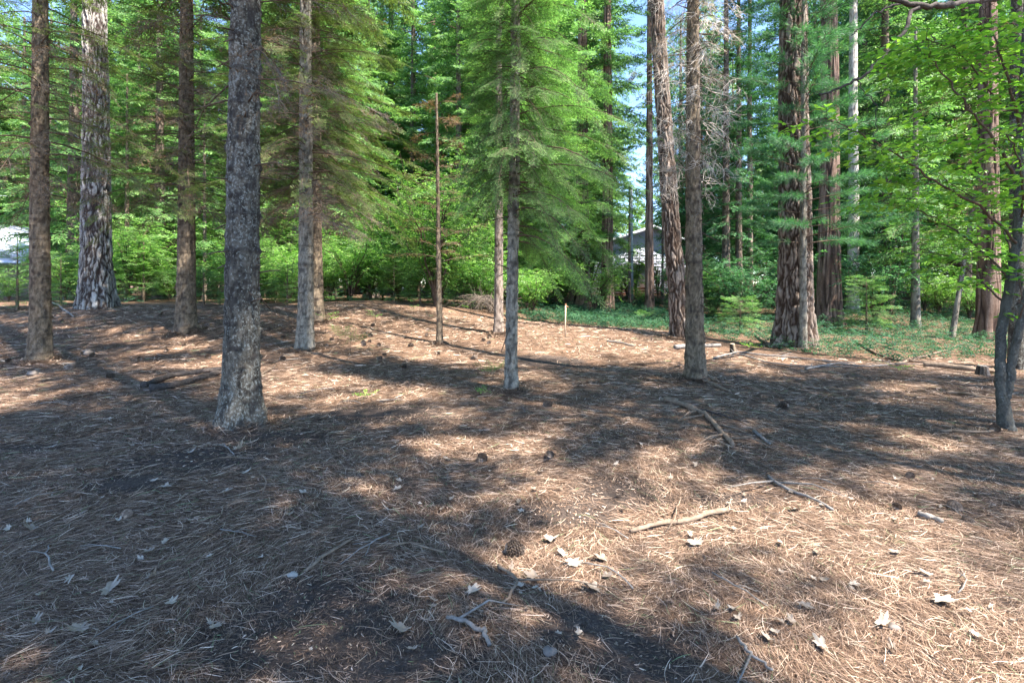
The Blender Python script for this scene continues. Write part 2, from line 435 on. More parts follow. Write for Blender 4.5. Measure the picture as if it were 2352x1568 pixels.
# ------------------------------------------------------------------ trunks
def trunk_mesh(name, mat, H, r0, r1, seed, kind='fir', hfine=None, flare=.35, lean=(0, 0), curve=(0, 0), seg=48, dz=.05, base=-0.25, roots=5):
    """tapered trunk; bark relief is real geometry, the furrow mask drives the bark colour"""
    rs = np.random.RandomState(seed)
    hfine = min(H, hfine or H)
    z = list(np.arange(base, hfine, dz)); zz = hfine
    while zz < H: z.append(zz); zz += .6
    z.append(H); z = np.array(z)
    th = np.arange(seg) / seg
    Z, T = np.meshgrid(z, th, indexing='ij')
    r = r0 + (r1 - r0) * np.clip(Z / H, 0, 1) ** .85
    zc = np.clip(Z, 0, None)
    root = 1 + flare * np.exp(-zc / (r0 * 1.5 + .06)) * (.75 + .6 * (np.cos(T * 2 * np.pi * roots + seed) * .5 + .5 * np.sin(T * 2 * np.pi * (roots - 2) + seed * 2)))
    r = r * root
    circ = 2 * np.pi * r0
    edge = np.ones_like(r); cell = np.full_like(r, .5); disp = np.zeros_like(r)
    if kind == 'pine':
        per = max(8, int(round(circ / .105)))
        ux = T * per + 1.1 * (vnoise(T * per * 1.0, Z * 4.2 + seed, per) - .5) + .45 * (vnoise(T * per * 3, Z * 14 + seed, per * 3) - .5); uy = Z / .42 + seed * 3.3 + .9 * (vnoise(T * per, Z * 5 + 50, per) - .5) + .3 * (vnoise(T * per * 3, Z * 16 + 50, per * 3) - .5)
        e, cell = voro_edge(ux % per, uy + 60, per, seed, 1.0, .62)
        e = e - .16 * (vnoise(T * per * 2, Z * 9 + seed, per * 2) - .3)
        e = np.clip((e - .05) * 3.4, 0, 1); edge = e
        disp = .034 * (sstep(e) - 1) + .012 * (cell - .5) + .01 * (vnoise(T * per * 3, Z * 20, per * 3) - .5)
    elif kind == 'cedar':
        per = max(10, int(round(circ / .075)))
        ux = T * per + 1.6 * (vnoise(T * per * .5, Z * .9 + seed, max(2, per // 2)) - .5)
        e = np.abs(((vnoise((ux % per), Z * .8 + seed + 20, per)) - .5) * 2); e = np.clip(e * 2.6, 0, 1)
        edge = e; cell = vnoise(T * per, Z * 1.5 + 9, per); disp = .03 * (e - 1)
    elif kind in ('fir', 'brown'):
        per = max(8, int(round(circ / .045)))
        n = vnoise(T * per, Z * 13 + seed, per); n2 = vnoise(T * per * 2, Z * 32 + seed, per * 2)
        edge = np.clip((n - .14) * 5, 0, 1) * .75 + .25
        ringf = np.sin(Z * 2 * np.pi / .34 + 2.0 * vnoise(T * 4, Z * 1.0, 4) + seed)
        rg = np.clip((ringf - .86) * 7, 0, 1) * (vnoise(T * 8, Z * 3, 8) > .35)
        edge = edge * (1 - .6 * rg)
        cell = n2; disp = .016 * (n - .5) + .006 * (n2 - .5) + .007 * rg
        # branch scars
        for _ in range(int(hfine * 13)):
            kz = rs.rand() * hfine; kt = rs.rand()
            dt = (T - kt + .5) % 1 - .5
            ks = .6 + .7 * rs.rand() * min(1.6, r0 / .1)
            d = np.sqrt((dt * circ / (.024 * ks)) ** 2 + ((Z - kz) / (.022 * ks)) ** 2)
            disp += .018 * ks * np.exp(-d * d); edge = edge * (1 - .85 * np.exp(-(d / .95) ** 4))
    else:
        per = 12
        disp = .004 * (vnoise(T * per, Z * 9 + seed, per) - .5); edge = np.clip((vnoise(T * 10, Z * 16 + seed, 10) - .1) * 5, 0, 1)
        cell = vnoise(T * 10, Z * 5, 10)
    r = np.maximum(r + disp * (r / (r0 + 1e-6)) ** .3, .004)
    axx = lean[0] * Z + curve[0] * (Z ** 2) + .02 * r0 * 8 * (vnoise(Z * .35 + seed, Z * 0 + 3) - .5)
    axy = lean[1] * Z + curve[1] * (Z ** 2)
    V = np.stack([axx + r * np.cos(T * 2 * np.pi), axy + r * np.sin(T * 2 * np.pi), Z], -1).reshape(-1, 3)
    k = len(z)
    i, j = np.meshgrid(np.arange(k - 1), np.arange(seg), indexing='ij')
    a = i * seg + j; b = i * seg + (j + 1) % seg
    F = np.stack([a, b, b + seg, a + seg], -1).reshape(-1, 4)
    top = (k - 1) * seg
    V = np.concatenate([V, [[axx[-1, 0], axy[-1, 0], H]]]); c = len(V) - 1; j = np.arange(seg)
    F = np.concatenate([F, np.stack([top + j, top + (j + 1) % seg, np.full(seg, c), np.full(seg, c)], -1)])
    mb = MB(); mb.add(V, F, 0.5)
    me = mb.mesh(name, mat, True)
    for nm_, arr in (('edge', edge), ('cell', cell)):
        at = me.attributes.new(nm_, 'FLOAT', 'POINT')
        at.data.foreach_set('value', np.concatenate([arr.ravel(), [.5]]).astype(np.float32))
    def axis(zv):
        return np.array([lean[0] * zv + curve[0] * zv * zv + .02 * r0 * 8 * (float(vnoise(zv * .35 + seed, 3.0)) - .5),
                         lean[1] * zv + curve[1] * zv * zv, zv])
    def rad(zv): return r0 + (r1 - r0) * min(1, max(0, zv / H)) ** .85
    return me, axis, rad

# ------------------------------------------------------------------ foliage templates (V, F, kind) laid along +X
def quad_leaf(o, d, n, L, W, droop=0.0):
    """one leaf-sized diamond"""
    d = d / (np.linalg.norm(d) + 1e-9); s = np.cross(n, d); s /= np.linalg.norm(s) + 1e-9
    return [o, o + d * L * .45 + s * W / 2 - n * droop * .3, o + d * L - n * droop, o + d * L * .45 - s * W / 2 - n * droop * .3]

def t_spray(rs, L=.45, nside=8, ang=58, tw=.42, sp=.02, nl=.024, nw=.0055, flat=.25):
    """flat fir spray: axis, side twigs, comb of needles"""
    V = []; mi = []; rv = []
    up = np.array([0, 0, 1.])
    def needles(o, d, l):
        n = max(2, int(l / sp))
        for k in range(n):
            p = o + d * l * (k + .5) / n
            for sd in (-1, 1):
                side = np.cross(up, d) * sd
                dd = d * .55 + side * .85 + up * rs.randn() * flat
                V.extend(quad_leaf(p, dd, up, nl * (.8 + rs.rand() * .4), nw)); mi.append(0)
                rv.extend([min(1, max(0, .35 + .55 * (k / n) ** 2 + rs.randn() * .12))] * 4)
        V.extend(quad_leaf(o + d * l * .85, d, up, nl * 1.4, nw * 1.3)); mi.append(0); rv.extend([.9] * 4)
    def stem(o, d, l, w):
        s = np.cross(up, d); s /= np.linalg.norm(s)
        V.extend([o - s * w, o + s * w, o + d * l + s * w * .4, o + d * l - s * w * .4]); mi.append(1); rv.extend([.5] * 4)
    ax = np.array([1., 0, 0])
    stem(np.zeros(3), ax, L, .003)
    needles(ax * L * .1, ax, L * .9)
    for i in range(nside):
        t = (i + .6) / nside
        l = L * tw * (1 - t * .75) * (.8 + .4 * rs.rand())
        for sd in (-1, 1):
            a = R(ang) * sd * (.85 + .25 * rs.rand()) * (1 - .25 * t)
            d = np.array([math.cos(a), math.sin(a), rs.randn() * .08 - .08]); d /= np.linalg.norm(d)
            o = ax * L * t
            stem(o, d, l, .002); needles(o, d, l)
    return np.array(V), np.array(mi), np.array(rv)

def t_coarse(rs, L=.5, n=7, lw=.05, ll=.16):
    V = []; mi = []; rv = []; up = np.array([0, 0, 1.])
    for i in range(n):
        t = i / n
        for sd in (-1, 1):
            a = R(52) * sd * (.7 + .5 * rs.rand()) * (1 - .4 * t)
            d = np.array([math.cos(a), math.sin(a), -.12 + rs.randn() * .18])
            l = ll * (1.25 - .6 * t) * (.7 + .6 * rs.rand())
            o = np.array([L * t, 0, rs.randn() * .01])
            nn = up + rs.randn(3) * .35; nn /= np.linalg.norm(nn)
            # serrated twig = 3 overlapping slim leaves
            for q in range(3):
                dd = d + rs.randn(3) * .32
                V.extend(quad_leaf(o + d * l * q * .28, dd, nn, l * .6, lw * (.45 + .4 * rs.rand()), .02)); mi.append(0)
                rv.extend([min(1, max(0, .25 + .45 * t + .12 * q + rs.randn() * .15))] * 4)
    V.extend([np.array([0, -.006, 0]), np.array([0, .006, 0]), np.array([L, .002, 0]), np.array([L, -.002, 0])]); mi.append(1); rv.extend([.4] * 4)
    return np.array(V), np.array(mi), np.array(rv)

def t_dead(rs, L=.6, n=9, needle=.35):
    """bare fine twigs with a few clinging brown/olive needles"""
    V = []; mi = []; rv = []; up = np.array([0, 0, 1.])
    def rib(o, d, l, w):
        s = np.cross(up, d); s /= np.linalg.norm(s) + 1e-9
        s = s * .7 + up * .7
        mid = o + d * l * .5 + np.array([0, 0, .015 * rs.randn()])
        e = o + d * l + np.array([0, 0, -.12 * l])
        V.extend([o - s * w, o + s * w, mid + s * w * .8, mid - s * w * .8]); mi.append(1); rv.extend([.5] * 4)
        V.extend([mid - s * w * .8, mid + s * w * .8, e + s * w * .4, e - s * w * .4]); mi.append(1); rv.extend([.5] * 4)
        if rs.rand() < needle:
            for k in range(7):
                p = o + d * l * (.3 + .1 * k); dd = d + rs.randn(3) * .5
                V.extend(quad_leaf(p, dd, up, .035, .006)); mi.append(0); rv.extend([rs.rand()] * 4)
    rib(np.zeros(3), np.array([1., 0, 0]), L, .0035)
    for i in range(n):
        t = (i + .5) / n
        for sd in (-1, 1):
            a = R(55) * sd * (.6 + .7 * rs.rand())
            d = np.array([math.cos(a), math.sin(a), rs.randn() * .25 - .15]); d /= np.linalg.norm(d)
            l = L * .5 * (1 - .6 * t) * (.5 + .8 * rs.rand())
            o = np.array([L * t, 0, -.12 * L * t * t]); rib(o, d, l, .0024)
            for q in range(2):
                d2 = d + rs.randn(3) * .5; d2 /= np.linalg.norm(d2)
                rib(o + d * l * (.4 + .3 * q), d2, l * .5, .0017)
    return np.array(V), np.array(mi), np.array(rv)

def t_tangle(rs, L=.55, n=9):
    V = []; mi = []; rv = []
    for i in range(n):
        p = np.array([rs.rand() * L * .6, 0, 0]); d = rs.randn(3) * .7 + np.array([.6, 0, -.4]); d /= np.linalg.norm(d)
        k = rs.randn(3) * .55; w = .0035 * (.6 + .6 * rs.rand())
        for q in range(5):
            s_ = np.cross(d, np.array([.3, .2, .9])); s_ /= np.linalg.norm(s_) + 1e-9
            e = p + d * L * .17
            w2 = w * .82
            V.extend([p - s_ * w, p + s_ * w, e + s_ * w2, e - s_ * w2]); mi.append(1); rv.extend([.5] * 4)
            p = e; d = d + k * .45 + rs.randn(3) * .15; d /= np.linalg.norm(d); w = w2
    return np.array(V), np.array(mi), np.array(rv)

def t_tuft(rs, n=46, L=.15, w=.0035, L0=.28):
    """pine shoot: needles radiating round the end of a twig"""
    V = []; mi = []; rv = []
    for i in range(n):
        t = rs.rand(); o = np.array([L0 * (.35 + .65 * t), 0, 0])
        ph = rs.rand() * 6.283; sp = .45 + .75 * rs.rand()
        d = np.array([math.cos(sp), math.sin(sp) * math.cos(ph), math.sin(sp) * math.sin(ph)])
        nn = np.cross(d, rs.randn(3)); nn /= np.linalg.norm(nn)
        V.extend(quad_leaf(o, d, nn, L * (.8 + .4 * rs.rand()), w * 2)); mi.append(0); rv.extend([rs.rand() * .8 + .2 * t] * 4)
    V.extend([np.array([0, -.004, 0]), np.array([0, .004, 0]), np.array([L0, .003, 0]), np.array([L0, -.003, 0])]); mi.append(1); rv.extend([.4] * 4)
    return np.array(V), np.array(mi), np.array(rv)

def t_leaves(rs, L=.35, n=9, ll=.06, lw=.036, cup=.2):
    """broad leaves alternating along a twig"""
    V = []; mi = []; rv = []; up = np.array([0, 0, 1.])
    for i in range(n):
        t = (i + .5) / n; sd = 1 if i % 2 else -1
        a = R(50) * sd * (.7 + .6 * rs.rand()) if i < n - 1 else 0
        d = np.array([math.cos(a), math.sin(a), rs.randn() * .25 - .12]); d /= np.linalg.norm(d)
        nn = up + rs.randn(3) * .28; nn /= np.linalg.norm(nn)
        s = np.cross(nn, d); s /= np.linalg.norm(s); nn = np.cross(d, s)
        l = ll * (.7 + .6 * rs.rand()); w = lw * (.8 + .4 * rs.rand()); o = np.array([L * t, 0, -.05 * t * t]) + d * .008
        fold = cup * w
        r = rs.rand()
        # two halves folded along the midrib, each with a rounded outline
        for q in (-1, 1):
            V.extend([o, o + d * l * .28 + s * q * w * .46 + nn * fold, o + d * l * .62 + s * q * w * .42 + nn * fold, o + d * l]); mi.append(0); rv.extend([r] * 4)
    V.extend([np.array([0, -.0025, 0]), np.array([0, .0025, 0]), np.array([L, .0012, -.05]), np.array([L, -.0012, -.05])]); mi.append(1); rv.extend([.4] * 4)
    return np.array(V), np.array(mi), np.array(rv)

rT = np.random.RandomState(5)
T = {
    'fine': [t_spray(rT) for _ in range(4)],
    'mid': [t_spray(rT, .55, 7, 56, .42, .045, .05, .014, .3) for _ in range(4)],
    'coarse': [t_coarse(rT) for _ in range(5)],
    'dead': [t_dead(rT) for _ in range(5)],
    'rust': [t_dead(rT, .5, 9, 1.0) for _ in range(4)],
    'tangle': [t_tangle(rT) for _ in range(5)],
    'tuft': [t_tuft(rT) for _ in range(4)],
    'tuftc': [t_tuft(rT, 22, .2, .007) for _ in range(4)],
    'broad': [t_leaves(rT, .34, 7, .085, .058) for _ in range(5)],
    'small': [t_leaves(rT, .30, 11, .045, .028) for _ in range(5)],
    'smallc': [t_leaves(rT, .34, 9, .075, .05) for _ in range(5)],
}

def place(mb, tmpl, O, D, S, rs, tilt=.25, roff=0.0, rsc=1.0, up=None):
    """put one template at each origin O along direction D with size S"""
    O = np.asarray(O, float).reshape(-1, 3); D = np.asarray(D, float).reshape(-1, 3); n = len(O)
    if n == 0: return
    S = np.broadcast_to(np.asarray(S, float), (n,))
    D = D / (np.linalg.norm(D, axis=1)[:, None] + 1e-9)
    U = (np.array([0, 0, 1.]) if up is None else up) + rs.randn(n, 3) * tilt
    Y = np.cross(U, D); Y /= np.linalg.norm(Y, axis=1)[:, None] + 1e-9
    Zz = np.cross(D, Y)
    B = np.stack([D, Y, Zz], 1)
    pick = rs.randint(0, len(tmpl), n)
    for k, (V, mi, rv) in enumerate(tmpl):
        idx = np.where(pick == k)[0]
        if not len(idx): continue
        W = np.einsum('ti,nij->ntj', V, B[idx]) * S[idx][:, None, None] + O[idx][:, None, :]
        nf = len(mi)
        F = (np.arange(len(idx))[:, None] * len(V) + np.arange(nf * 4)[None, :]).reshape(-1, 4)
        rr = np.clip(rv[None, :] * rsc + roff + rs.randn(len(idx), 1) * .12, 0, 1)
        mb.add(W.reshape(-1, 3), F, rr.ravel(), np.tile(mi, len(idx)))

def bough_pts(base, az, L, rise, droop, rs, k=7, wob=.04):
    s = np.linspace(0, 1, k)
    d = np.array([math.cos(az), math.sin(az), 0]); pz = np.array([-d[1], d[0], 0])
    w = np.cumsum(rs.randn(k) * wob * L / k * 2); w -= w[0]
    return base + s[:, None] * L * d + w[:, None] * pz + np.array([0, 0, 1.]) * (rise * s - droop * s * s)[:, None] * L

def conifer(rs, axis, rad, z0, z1, Rmax, nb, tm, ts, per_m, leaves, wood, rise=.15, droop=.45, shape='cone', start=.2, br=.012,
            azf=None, side=.75, roff=0.0, seg=4, tilt=.3, hang=0.25, lscale=1.0):
    for i in range(nb):
        t = (i + rs.rand()) / nb
        z = z0 + (z1 - z0) * t
        if shape == 'cone': Rr = Rmax * (1 - t) ** .75 * (.75 + .35 * min(1, t * 6))
        elif shape == 'col': Rr = Rmax * (1 - .5 * t)
        else: Rr = Rmax * math.sin(math.pi * min(1, .18 + .8 * t))
        L = max(.25, Rr * (.38 + .78 * rs.rand()))
        az = i * 2.39996 + rs.rand() * .9
        if azf is not None:
            f = azf(az % (2 * math.pi), z)
            if f <= 0: continue
            L *= f
        c = axis(z)
        ri = rise * (.6 + .8 * rs.rand()) + .35 * t; dr = min(droop * (.6 + .8 * rs.rand()), ri + .42 * z / L)
        pts = bough_pts(c, az, L, ri, dr, rs)
        if wood is not None: tube(wood, pts, np.linspace(max(.004, min(rad(z) * .3, br * (.5 + L * .4))), .003, len(pts)), seg, .5, 0, False)
        if tm is None: continue
        n = max(2, int(L * per_m))
        s = start + (1 - start) * (np.arange(n) + rs.rand(n)) / n
        ip = s * (len(pts) - 1); i0 = np.clip(ip.astype(int), 0, len(pts) - 2); f = (ip - i0)[:, None]
        O = pts[i0] * (1 - f) + pts[i0 + 1] * f
        tg = pts[i0 + 1] - pts[i0]; tg /= np.linalg.norm(tg, axis=1)[:, None]
        sd = np.where(np.arange(n) % 2 == 0, 1., -1.)[:, None] * side * (1.1 - .55 * s)[:, None]
        pr = np.cross(np.array([0, 0, 1.]), tg)
        D = tg + pr * sd + np.array([0, 0, -hang]) * rs.rand(n)[:, None]
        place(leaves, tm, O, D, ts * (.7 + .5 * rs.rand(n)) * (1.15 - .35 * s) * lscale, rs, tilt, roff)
        place(leaves, tm, pts[-1:], pts[-1:] - pts[-2:-1], ts * .8, rs, tilt, roff + .1)

def tree(name, loc, rz=0.0): return empty(name, loc, rz)
def link(name, me, parent):
    o = bpy.data.objects.new(name, me); COL.objects.link(o); o.parent = parent; return o

# ------------------------------------------------------------------ foreground and middle-distance trees
def fir_tree(px, d_unused, w_px, label, bark, seed, group=None, H=16, crown=None, dead=None, name='fir_tree', kind='fir',
             flare=.35, lean=(0, 0), curve=(0, 0), seg=56, dz=.03, stubs=0, cat='tree', sink=0.0, taper=.28):
    p = P(*px) if not isinstance(px, Vector) else px
    r0 = w_px / FPX * p.y / 2
    TRUNKS.append((p.x, p.y, r0))
    root = tree(name, p)
    tag(root, label, cat, group)
    hf = 1.6 + .62 * p.y
    me, axis, rad = trunk_mesh('trunk', M[bark], H, r0, r0 * taper, seed, kind, hf, flare, lean, curve, seg, dz)
    link('trunk', me, root)
    rs = np.random.RandomState(seed + 100)
    wood = MB(); lv = MB(); dv = MB()
    if stubs:
        for _ in range(stubs):
            z = .8 + rs.rand() * (hf - .8); az = rs.rand() * 6.283; c = axis(z); r = rad(z)
            dirv = np.array([math.cos(az), math.sin(az), -.1 + .3 * rs.randn()])
            l = .05 + .25 * rs.rand() ** 2
            tube(wood, [c + dirv * r * .8, c + dirv * (r + l * .5), c + dirv * (r + l) + np.array([0, 0, -.05 * l])], [.010, .007, .004], 5)
    for kw in (crown or []): 
        kw = dict(kw); tk = kw.pop('t'); conifer(rs, axis, rad, tm=T[tk], leaves=lv, wood=wood, **kw)
    for kw in (dead or []):
        kw = dict(kw); tk = kw.pop('t', 'dead'); conifer(rs, axis, rad, tm=T[tk], leaves=dv, wood=wood, **kw)
    if wood.n: wood.build('branches', M['twig'], root)
    return root, lv, dv, axis, rad, rs

# --- left side firs. dead lower boughs sweep down; dull green needles higher up
def std_fir(px, w, label, bark, seed, z_dead=(1.9, 5.2), z_live=(3.2, 15.5), Rl=2.3, Rd=1.7, nd=34, nl=60, H=16, tl='mid', **kw):
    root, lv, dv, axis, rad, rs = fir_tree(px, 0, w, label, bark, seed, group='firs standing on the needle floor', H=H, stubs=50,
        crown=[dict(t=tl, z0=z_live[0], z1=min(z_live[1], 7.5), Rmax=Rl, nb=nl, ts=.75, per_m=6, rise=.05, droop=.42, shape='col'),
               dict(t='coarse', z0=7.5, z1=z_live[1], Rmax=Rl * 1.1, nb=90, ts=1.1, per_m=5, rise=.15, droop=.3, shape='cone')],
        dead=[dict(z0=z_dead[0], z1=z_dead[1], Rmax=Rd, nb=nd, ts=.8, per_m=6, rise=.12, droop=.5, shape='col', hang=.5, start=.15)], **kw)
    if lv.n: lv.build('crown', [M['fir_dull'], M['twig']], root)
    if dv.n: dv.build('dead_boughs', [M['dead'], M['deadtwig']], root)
    return root

std_fir((92, 828), 40, 'slim brown fir at the far left edge with lichen low on its trunk', 'b_brown', 11, z_dead=(3.0, 6.0), z_live=(3.6, 15), nd=30, nl=46, Rl=2.2)
std_fir((428, 762), 40, 'straight brown fir between the huge furrowed pine and the thick dark fir', 'b_brown', 12, z_dead=(2.6, 6.2), z_live=(3.0, 16), nd=44, nl=80, Rl=2.4, Rd=1.9)
std_fir((552, 978), 76, 'thick dark fir nearest the camera spotted with grey lichen', 'b_fir', 13, z_dead=(3.2, 5.5), z_live=(4.8, 16), nd=14, nl=20, Rl=2.0, Rd=1.2, seg=110, dz=.015, flare=.55, taper=.4, lean=(.012, 0))
std_fir((702, 803), 36, 'grey ringed fir in front of its browner twin', 'b_grey', 14, z_dead=(2.4, 6.2), z_live=(3.1, 16), nd=50, nl=80, Rl=2.5, Rd=1.8)
std_fir((724, 738), 34, 'brown fir close behind the grey ringed fir', 'b_brown', 15, z_dead=(2.6, 6.8), z_live=(3.1, 16), nd=44, nl=95, Rl=2.7, Rd=1.5)

# big pines
def big_pine(px, w, label, bark, seed, H=26, Rc=3.4, nc=70, zc=13, flare=.3, lean=(0, 0), curve=(0, 0), kind='pine', name='pine_tree', seg=150, dz=.03, group='big old pines', tuft=(0, 0)):
    root, lv, dv, axis, rad, rs = fir_tree(px, 0, w, label, bark, seed, group=group, H=H, name=name, kind=kind, flare=flare, lean=lean, curve=curve, seg=seg, dz=dz,
        crown=[dict(t='tuftc', z0=zc, z1=H - .5, Rmax=Rc, nb=nc, ts=2.2, per_m=4, rise=.25, droop=.2, shape='ball')])
    lv.build('crown', [M['pine'], M['twig']], root)
    return root
big_pine((222, 706), 62, 'huge old pine on the left with deep furrowed grey bark', 'b_pine', 21, flare=.42, lean=(-.004, 0), curve=(0, 0), seg=180)
big_pine((1826, 800), 76, 'massive red brown pine right of centre with plated bark', 'b_red', 22, Rc=2.3, nc=36, zc=17, flare=.5, lean=(-.003, 0), seg=190)
big_pine((1564, 778), 46, 'leaning pine with orange brown bark behind the dead mossy tree', 'b_red', 23, H=22, Rc=1.8, nc=26, zc=15, flare=.25, lean=(-.075, 0.02), curve=(.0012, 0), seg=110, dz=.03)
big_pine((1905, 745), 50, 'dark cedar with stringy bark just right of the massive pine', 'b_cedar', 24, kind='cedar', name='cedar_tree', flare=.35, seg=120, dz=.06)
big_pine((1960, 716), 25, 'far pale barked trunk shining right of the dark cedar', 'b_white', 25, flare=.2, seg=60, dz=.1, kind='fir')
big_pine((2270, 780), 44, 'shaggy dark cedar behind the forked grey tree at the right', 'b_cedar', 26, kind='cedar', name='cedar_tree', flare=.35, seg=100, dz=.06)

# slim sapling trunk before the massive pine with green pine tufts
root, lv, dv, axis, rad, rs = fir_tree((1845, 806), 0, 17, 'slim grey pine sapling rising right in front of the massive red pine', 'b_grey', 31, H=9, name='pine_sapling', seg=24, dz=.05, flare=.3,
    crown=[dict(t='tuft', z0=2.2, z1=8.6, Rmax=1.6, nb=90, ts=1.1, per_m=12, rise=.2, droop=.15, shape='col', start=.3, hang=0.0)])
lv.build('crown', [M['pine'], M['twig']], root)

# dead mossy tree with pale tangled twigs (1597, 875)
root, lv, dv, axis, rad, rs = fir_tree((1597, 872), 0, 43, 'dead mossy tree with a tangle of pale bare twigs high up', 'b_brown', 32, H=11, name='dead_tree', seg=80, dz=.02, flare=.3, lean=(-.008, 0),
    dead=[dict(t='tangle', z0=3.0, z1=8.5, Rmax=.62, nb=95, ts=.72, per_m=9, rise=.15, droop=.7, shape='col', hang=.9, start=.05, tilt=.8),
          dict(t='dead', z0=4.6, z1=7.0, Rmax=.7, nb=26, ts=.5, per_m=7, rise=.15, droop=.6, shape='col', hang=.5, start=.3)], stubs=60)
dv.build('dead_boughs', [M['dead'], M['paletwig']], root)

# green fir in the middle (1178, 900): dense bright boughs
def az_b(az, z):
    # fuller towards the right and back, open near the ground
    c = math.cos(az)
    if z < 2.6: return .0 if c < .2 else .7
    return .78 + .3 * c
root, lv, dv, axis, rad, rs = fir_tree((1174, 898), 0, 29, 'slender grey fir in the middle draped in bright green boughs', 'b_grey', 33, H=15, seg=60, dz=.02, flare=.35, stubs=40, lean=(.012, 0),
    crown=[dict(t='fine', z0=1.9, z1=5.4, Rmax=1.7, nb=96, ts=1.0, per_m=12, rise=.12, droop=.55, hang=.6, shape='col', azf=az_b, start=.12),
           dict(t='fine', z0=2.5, z1=5.6, Rmax=.75, nb=60, ts=.8, per_m=12, rise=.1, droop=.9, hang=.8, shape='col', start=.15),
           dict(t='mid', z0=5.4, z1=14.5, Rmax=1.35, nb=60, ts=1.0, per_m=7, rise=.12, droop=.3, shape='cone')])
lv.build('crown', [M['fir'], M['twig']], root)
# fir behind/right, bright boughs reaching over the gap (no trunk base seen well) at xd 1340
root, lv, dv, axis, rad, rs = fir_tree((1338, 712), 0, 38, 'broad cedar with ribbed trunk behind the wooden stake', 'b_cedar', 34, H=20, name='cedar_tree', kind='cedar', seg=90, dz=.08, flare=.3,
    crown=[dict(t='mid', z0=2.2, z1=6.5, Rmax=2.6, nb=46, ts=1.3, per_m=7, rise=.15, droop=.4, shape='col', azf=lambda a, z: 1.0 if math.sin(a) < .5 else .5),
           dict(t='coarse', z0=6, z1=19, Rmax=2.8, nb=100, ts=1.3, per_m=5, rise=.1, droop=.3, shape='cone')])
lv.build('crown', [M['fir'], M['twig']], root)
root, lv, dv, axis, rad, rs = fir_tree((1396, 714), 0, 30, 'tall cedar just right of the broad ribbed cedar', 'b_cedar', 35, H=22, name='cedar_tree', kind='cedar', seg=80, dz=.08, flare=.3,
    crown=[dict(t='coarse', z0=4.5, z1=21, Rmax=2.2, nb=110, ts=1.2, per_m=5, rise=.1, droop=.3, shape='cone')])
lv.build('crown', [M['fir'], M['twig']], root)
root, lv, dv, axis, rad, rs = fir_tree((1146, 766), 0, 22, 'reddish brown slim fir just behind the slender grey middle fir', 'b_red', 36, H=14, kind='brown', seg=40, dz=.05, flare=.3, stubs=30,
    crown=[dict(t='mid', z0=2.9, z1=7.8, Rmax=1.4, nb=40, ts=.9, per_m=5, rise=.05, droop=.35, shape='col'), dict(t='coarse', z0=7.8, z1=13.5, Rmax=1.7, nb=50, ts=1.0, per_m=5)])
lv.build('crown', [M['fir'], M['twig']], root)
# dead sapling (1008, 790)
root, lv, dv, axis, rad, rs = fir_tree((1010, 790), 0, 15, 'thin dead dark sapling with a reddish brown top', 'b_brown', 37, H=5.2, name='dead_sapling', seg=24, dz=.03, flare=.3, lean=(-.012, 0), stubs=20,
    dead=[dict(t='rust', z0=4.2, z1=5.15, Rmax=.75, nb=7, ts=.6, per_m=6, rise=.2, droop=.25, shape='col', hang=.2, br=.014),
          dict(z0=1.6, z1=3.9, Rmax=.8, nb=24, ts=.7, per_m=5, rise=.3, droop=.15, shape='col', hang=.2, br=.012)])
dv.build('dead_boughs', [M['rust'], M['twig']], root)
# other named trunks further back
def back_fir(px, w, label, bark, seed, H=18, z0=3.5, Rm=2.2, nb=70, mat='fir', kind='fir', tm='coarse', name='fir_tree', lean=(0, 0), ts=1.2):
    root, lv, dv, axis, rad, rs = fir_tree(px, 0, w, label, bark, seed, H=H, name=name, kind=kind, seg=36, dz=.08, flare=.3, lean=lean,
        crown=[dict(t=tm, z0=z0, z1=H - .3, Rmax=Rm, nb=nb, ts=ts, per_m=5, rise=.1, droop=.3, shape='cone')])
    lv.build('crown', [M[mat], M['twig']], root)
    return root
back_fir((1492, 718), 22, 'dark straight trunk in front of the pale house', 'b_cedar', 41, kind='cedar', Rm=1.3, z0=6.5, nb=50, name='cedar_tree')
back_fir((1668, 716), 20, 'left trunk of the dark pair between dead tree and massive pine', 'b_far', 42, mat='pine', z0=3.0, Rm=2.4, nb=90)
back_fir((1697, 712), 17, 'right trunk of the dark pair between dead tree and massive pine', 'b_far', 43, mat='pine', z0=2.5, Rm=2.4, nb=90)
back_fir((292, 690), 12, 'thin young fir with bare side twigs right of the huge left pine', 'b_brown', 44, H=9, z0=1.6, Rm=1.5, nb=60)
back_fir((762, 682), 15, 'slim fir standing near the dark stump on the rise', 'b_brown', 45, H=14, z0=2.2, Rm=1.9, nb=60)
back_fir((648, 668), 16, 'dark fir trunk glimpsed behind the thick lichen fir', 'b_far', 46, H=14, z0=1.4, Rm=2.1, nb=80)
back_fir((2103, 752), 19, 'short smooth trunk standing in the ivy at the right', 'b_grey', 47, H=10, z0=2.2, Rm=2.3, nb=80, kind='alder')
back_fir((2186, 778), 12, 'small leaning trunk in the ivy left of the forked tree', 'b_grey', 48, H=6, z0=1.9, Rm=1.2, nb=40, kind='alder', lean=(.16, 0), mat='shrub', tm='smallc', ts=.9)
back_fir((898, 672), 30, 'tall grey trunk seen behind the leafy shrubs left of centre', 'b_grey', 49, H=22, z0=7.0, Rm=2.6, nb=80, kind='cedar')
back_fir((938, 668), 16, 'slim dark trunk just right of the tall grey one behind the shrubs', 'b_far', 50, H=20, z0=8.0, Rm=2.0, nb=60)
back_fir((1722, 706), 15, 'distant reddish trunk behind the dark pair', 'b_red', 51, H=20, z0=5, Rm=2.0, nb=60, mat='pine')
back_fir((470, 690), 10, 'thin dark young fir behind the straight brown fir', 'b_far', 52, H=8, z0=1.0, Rm=1.3, nb=50)

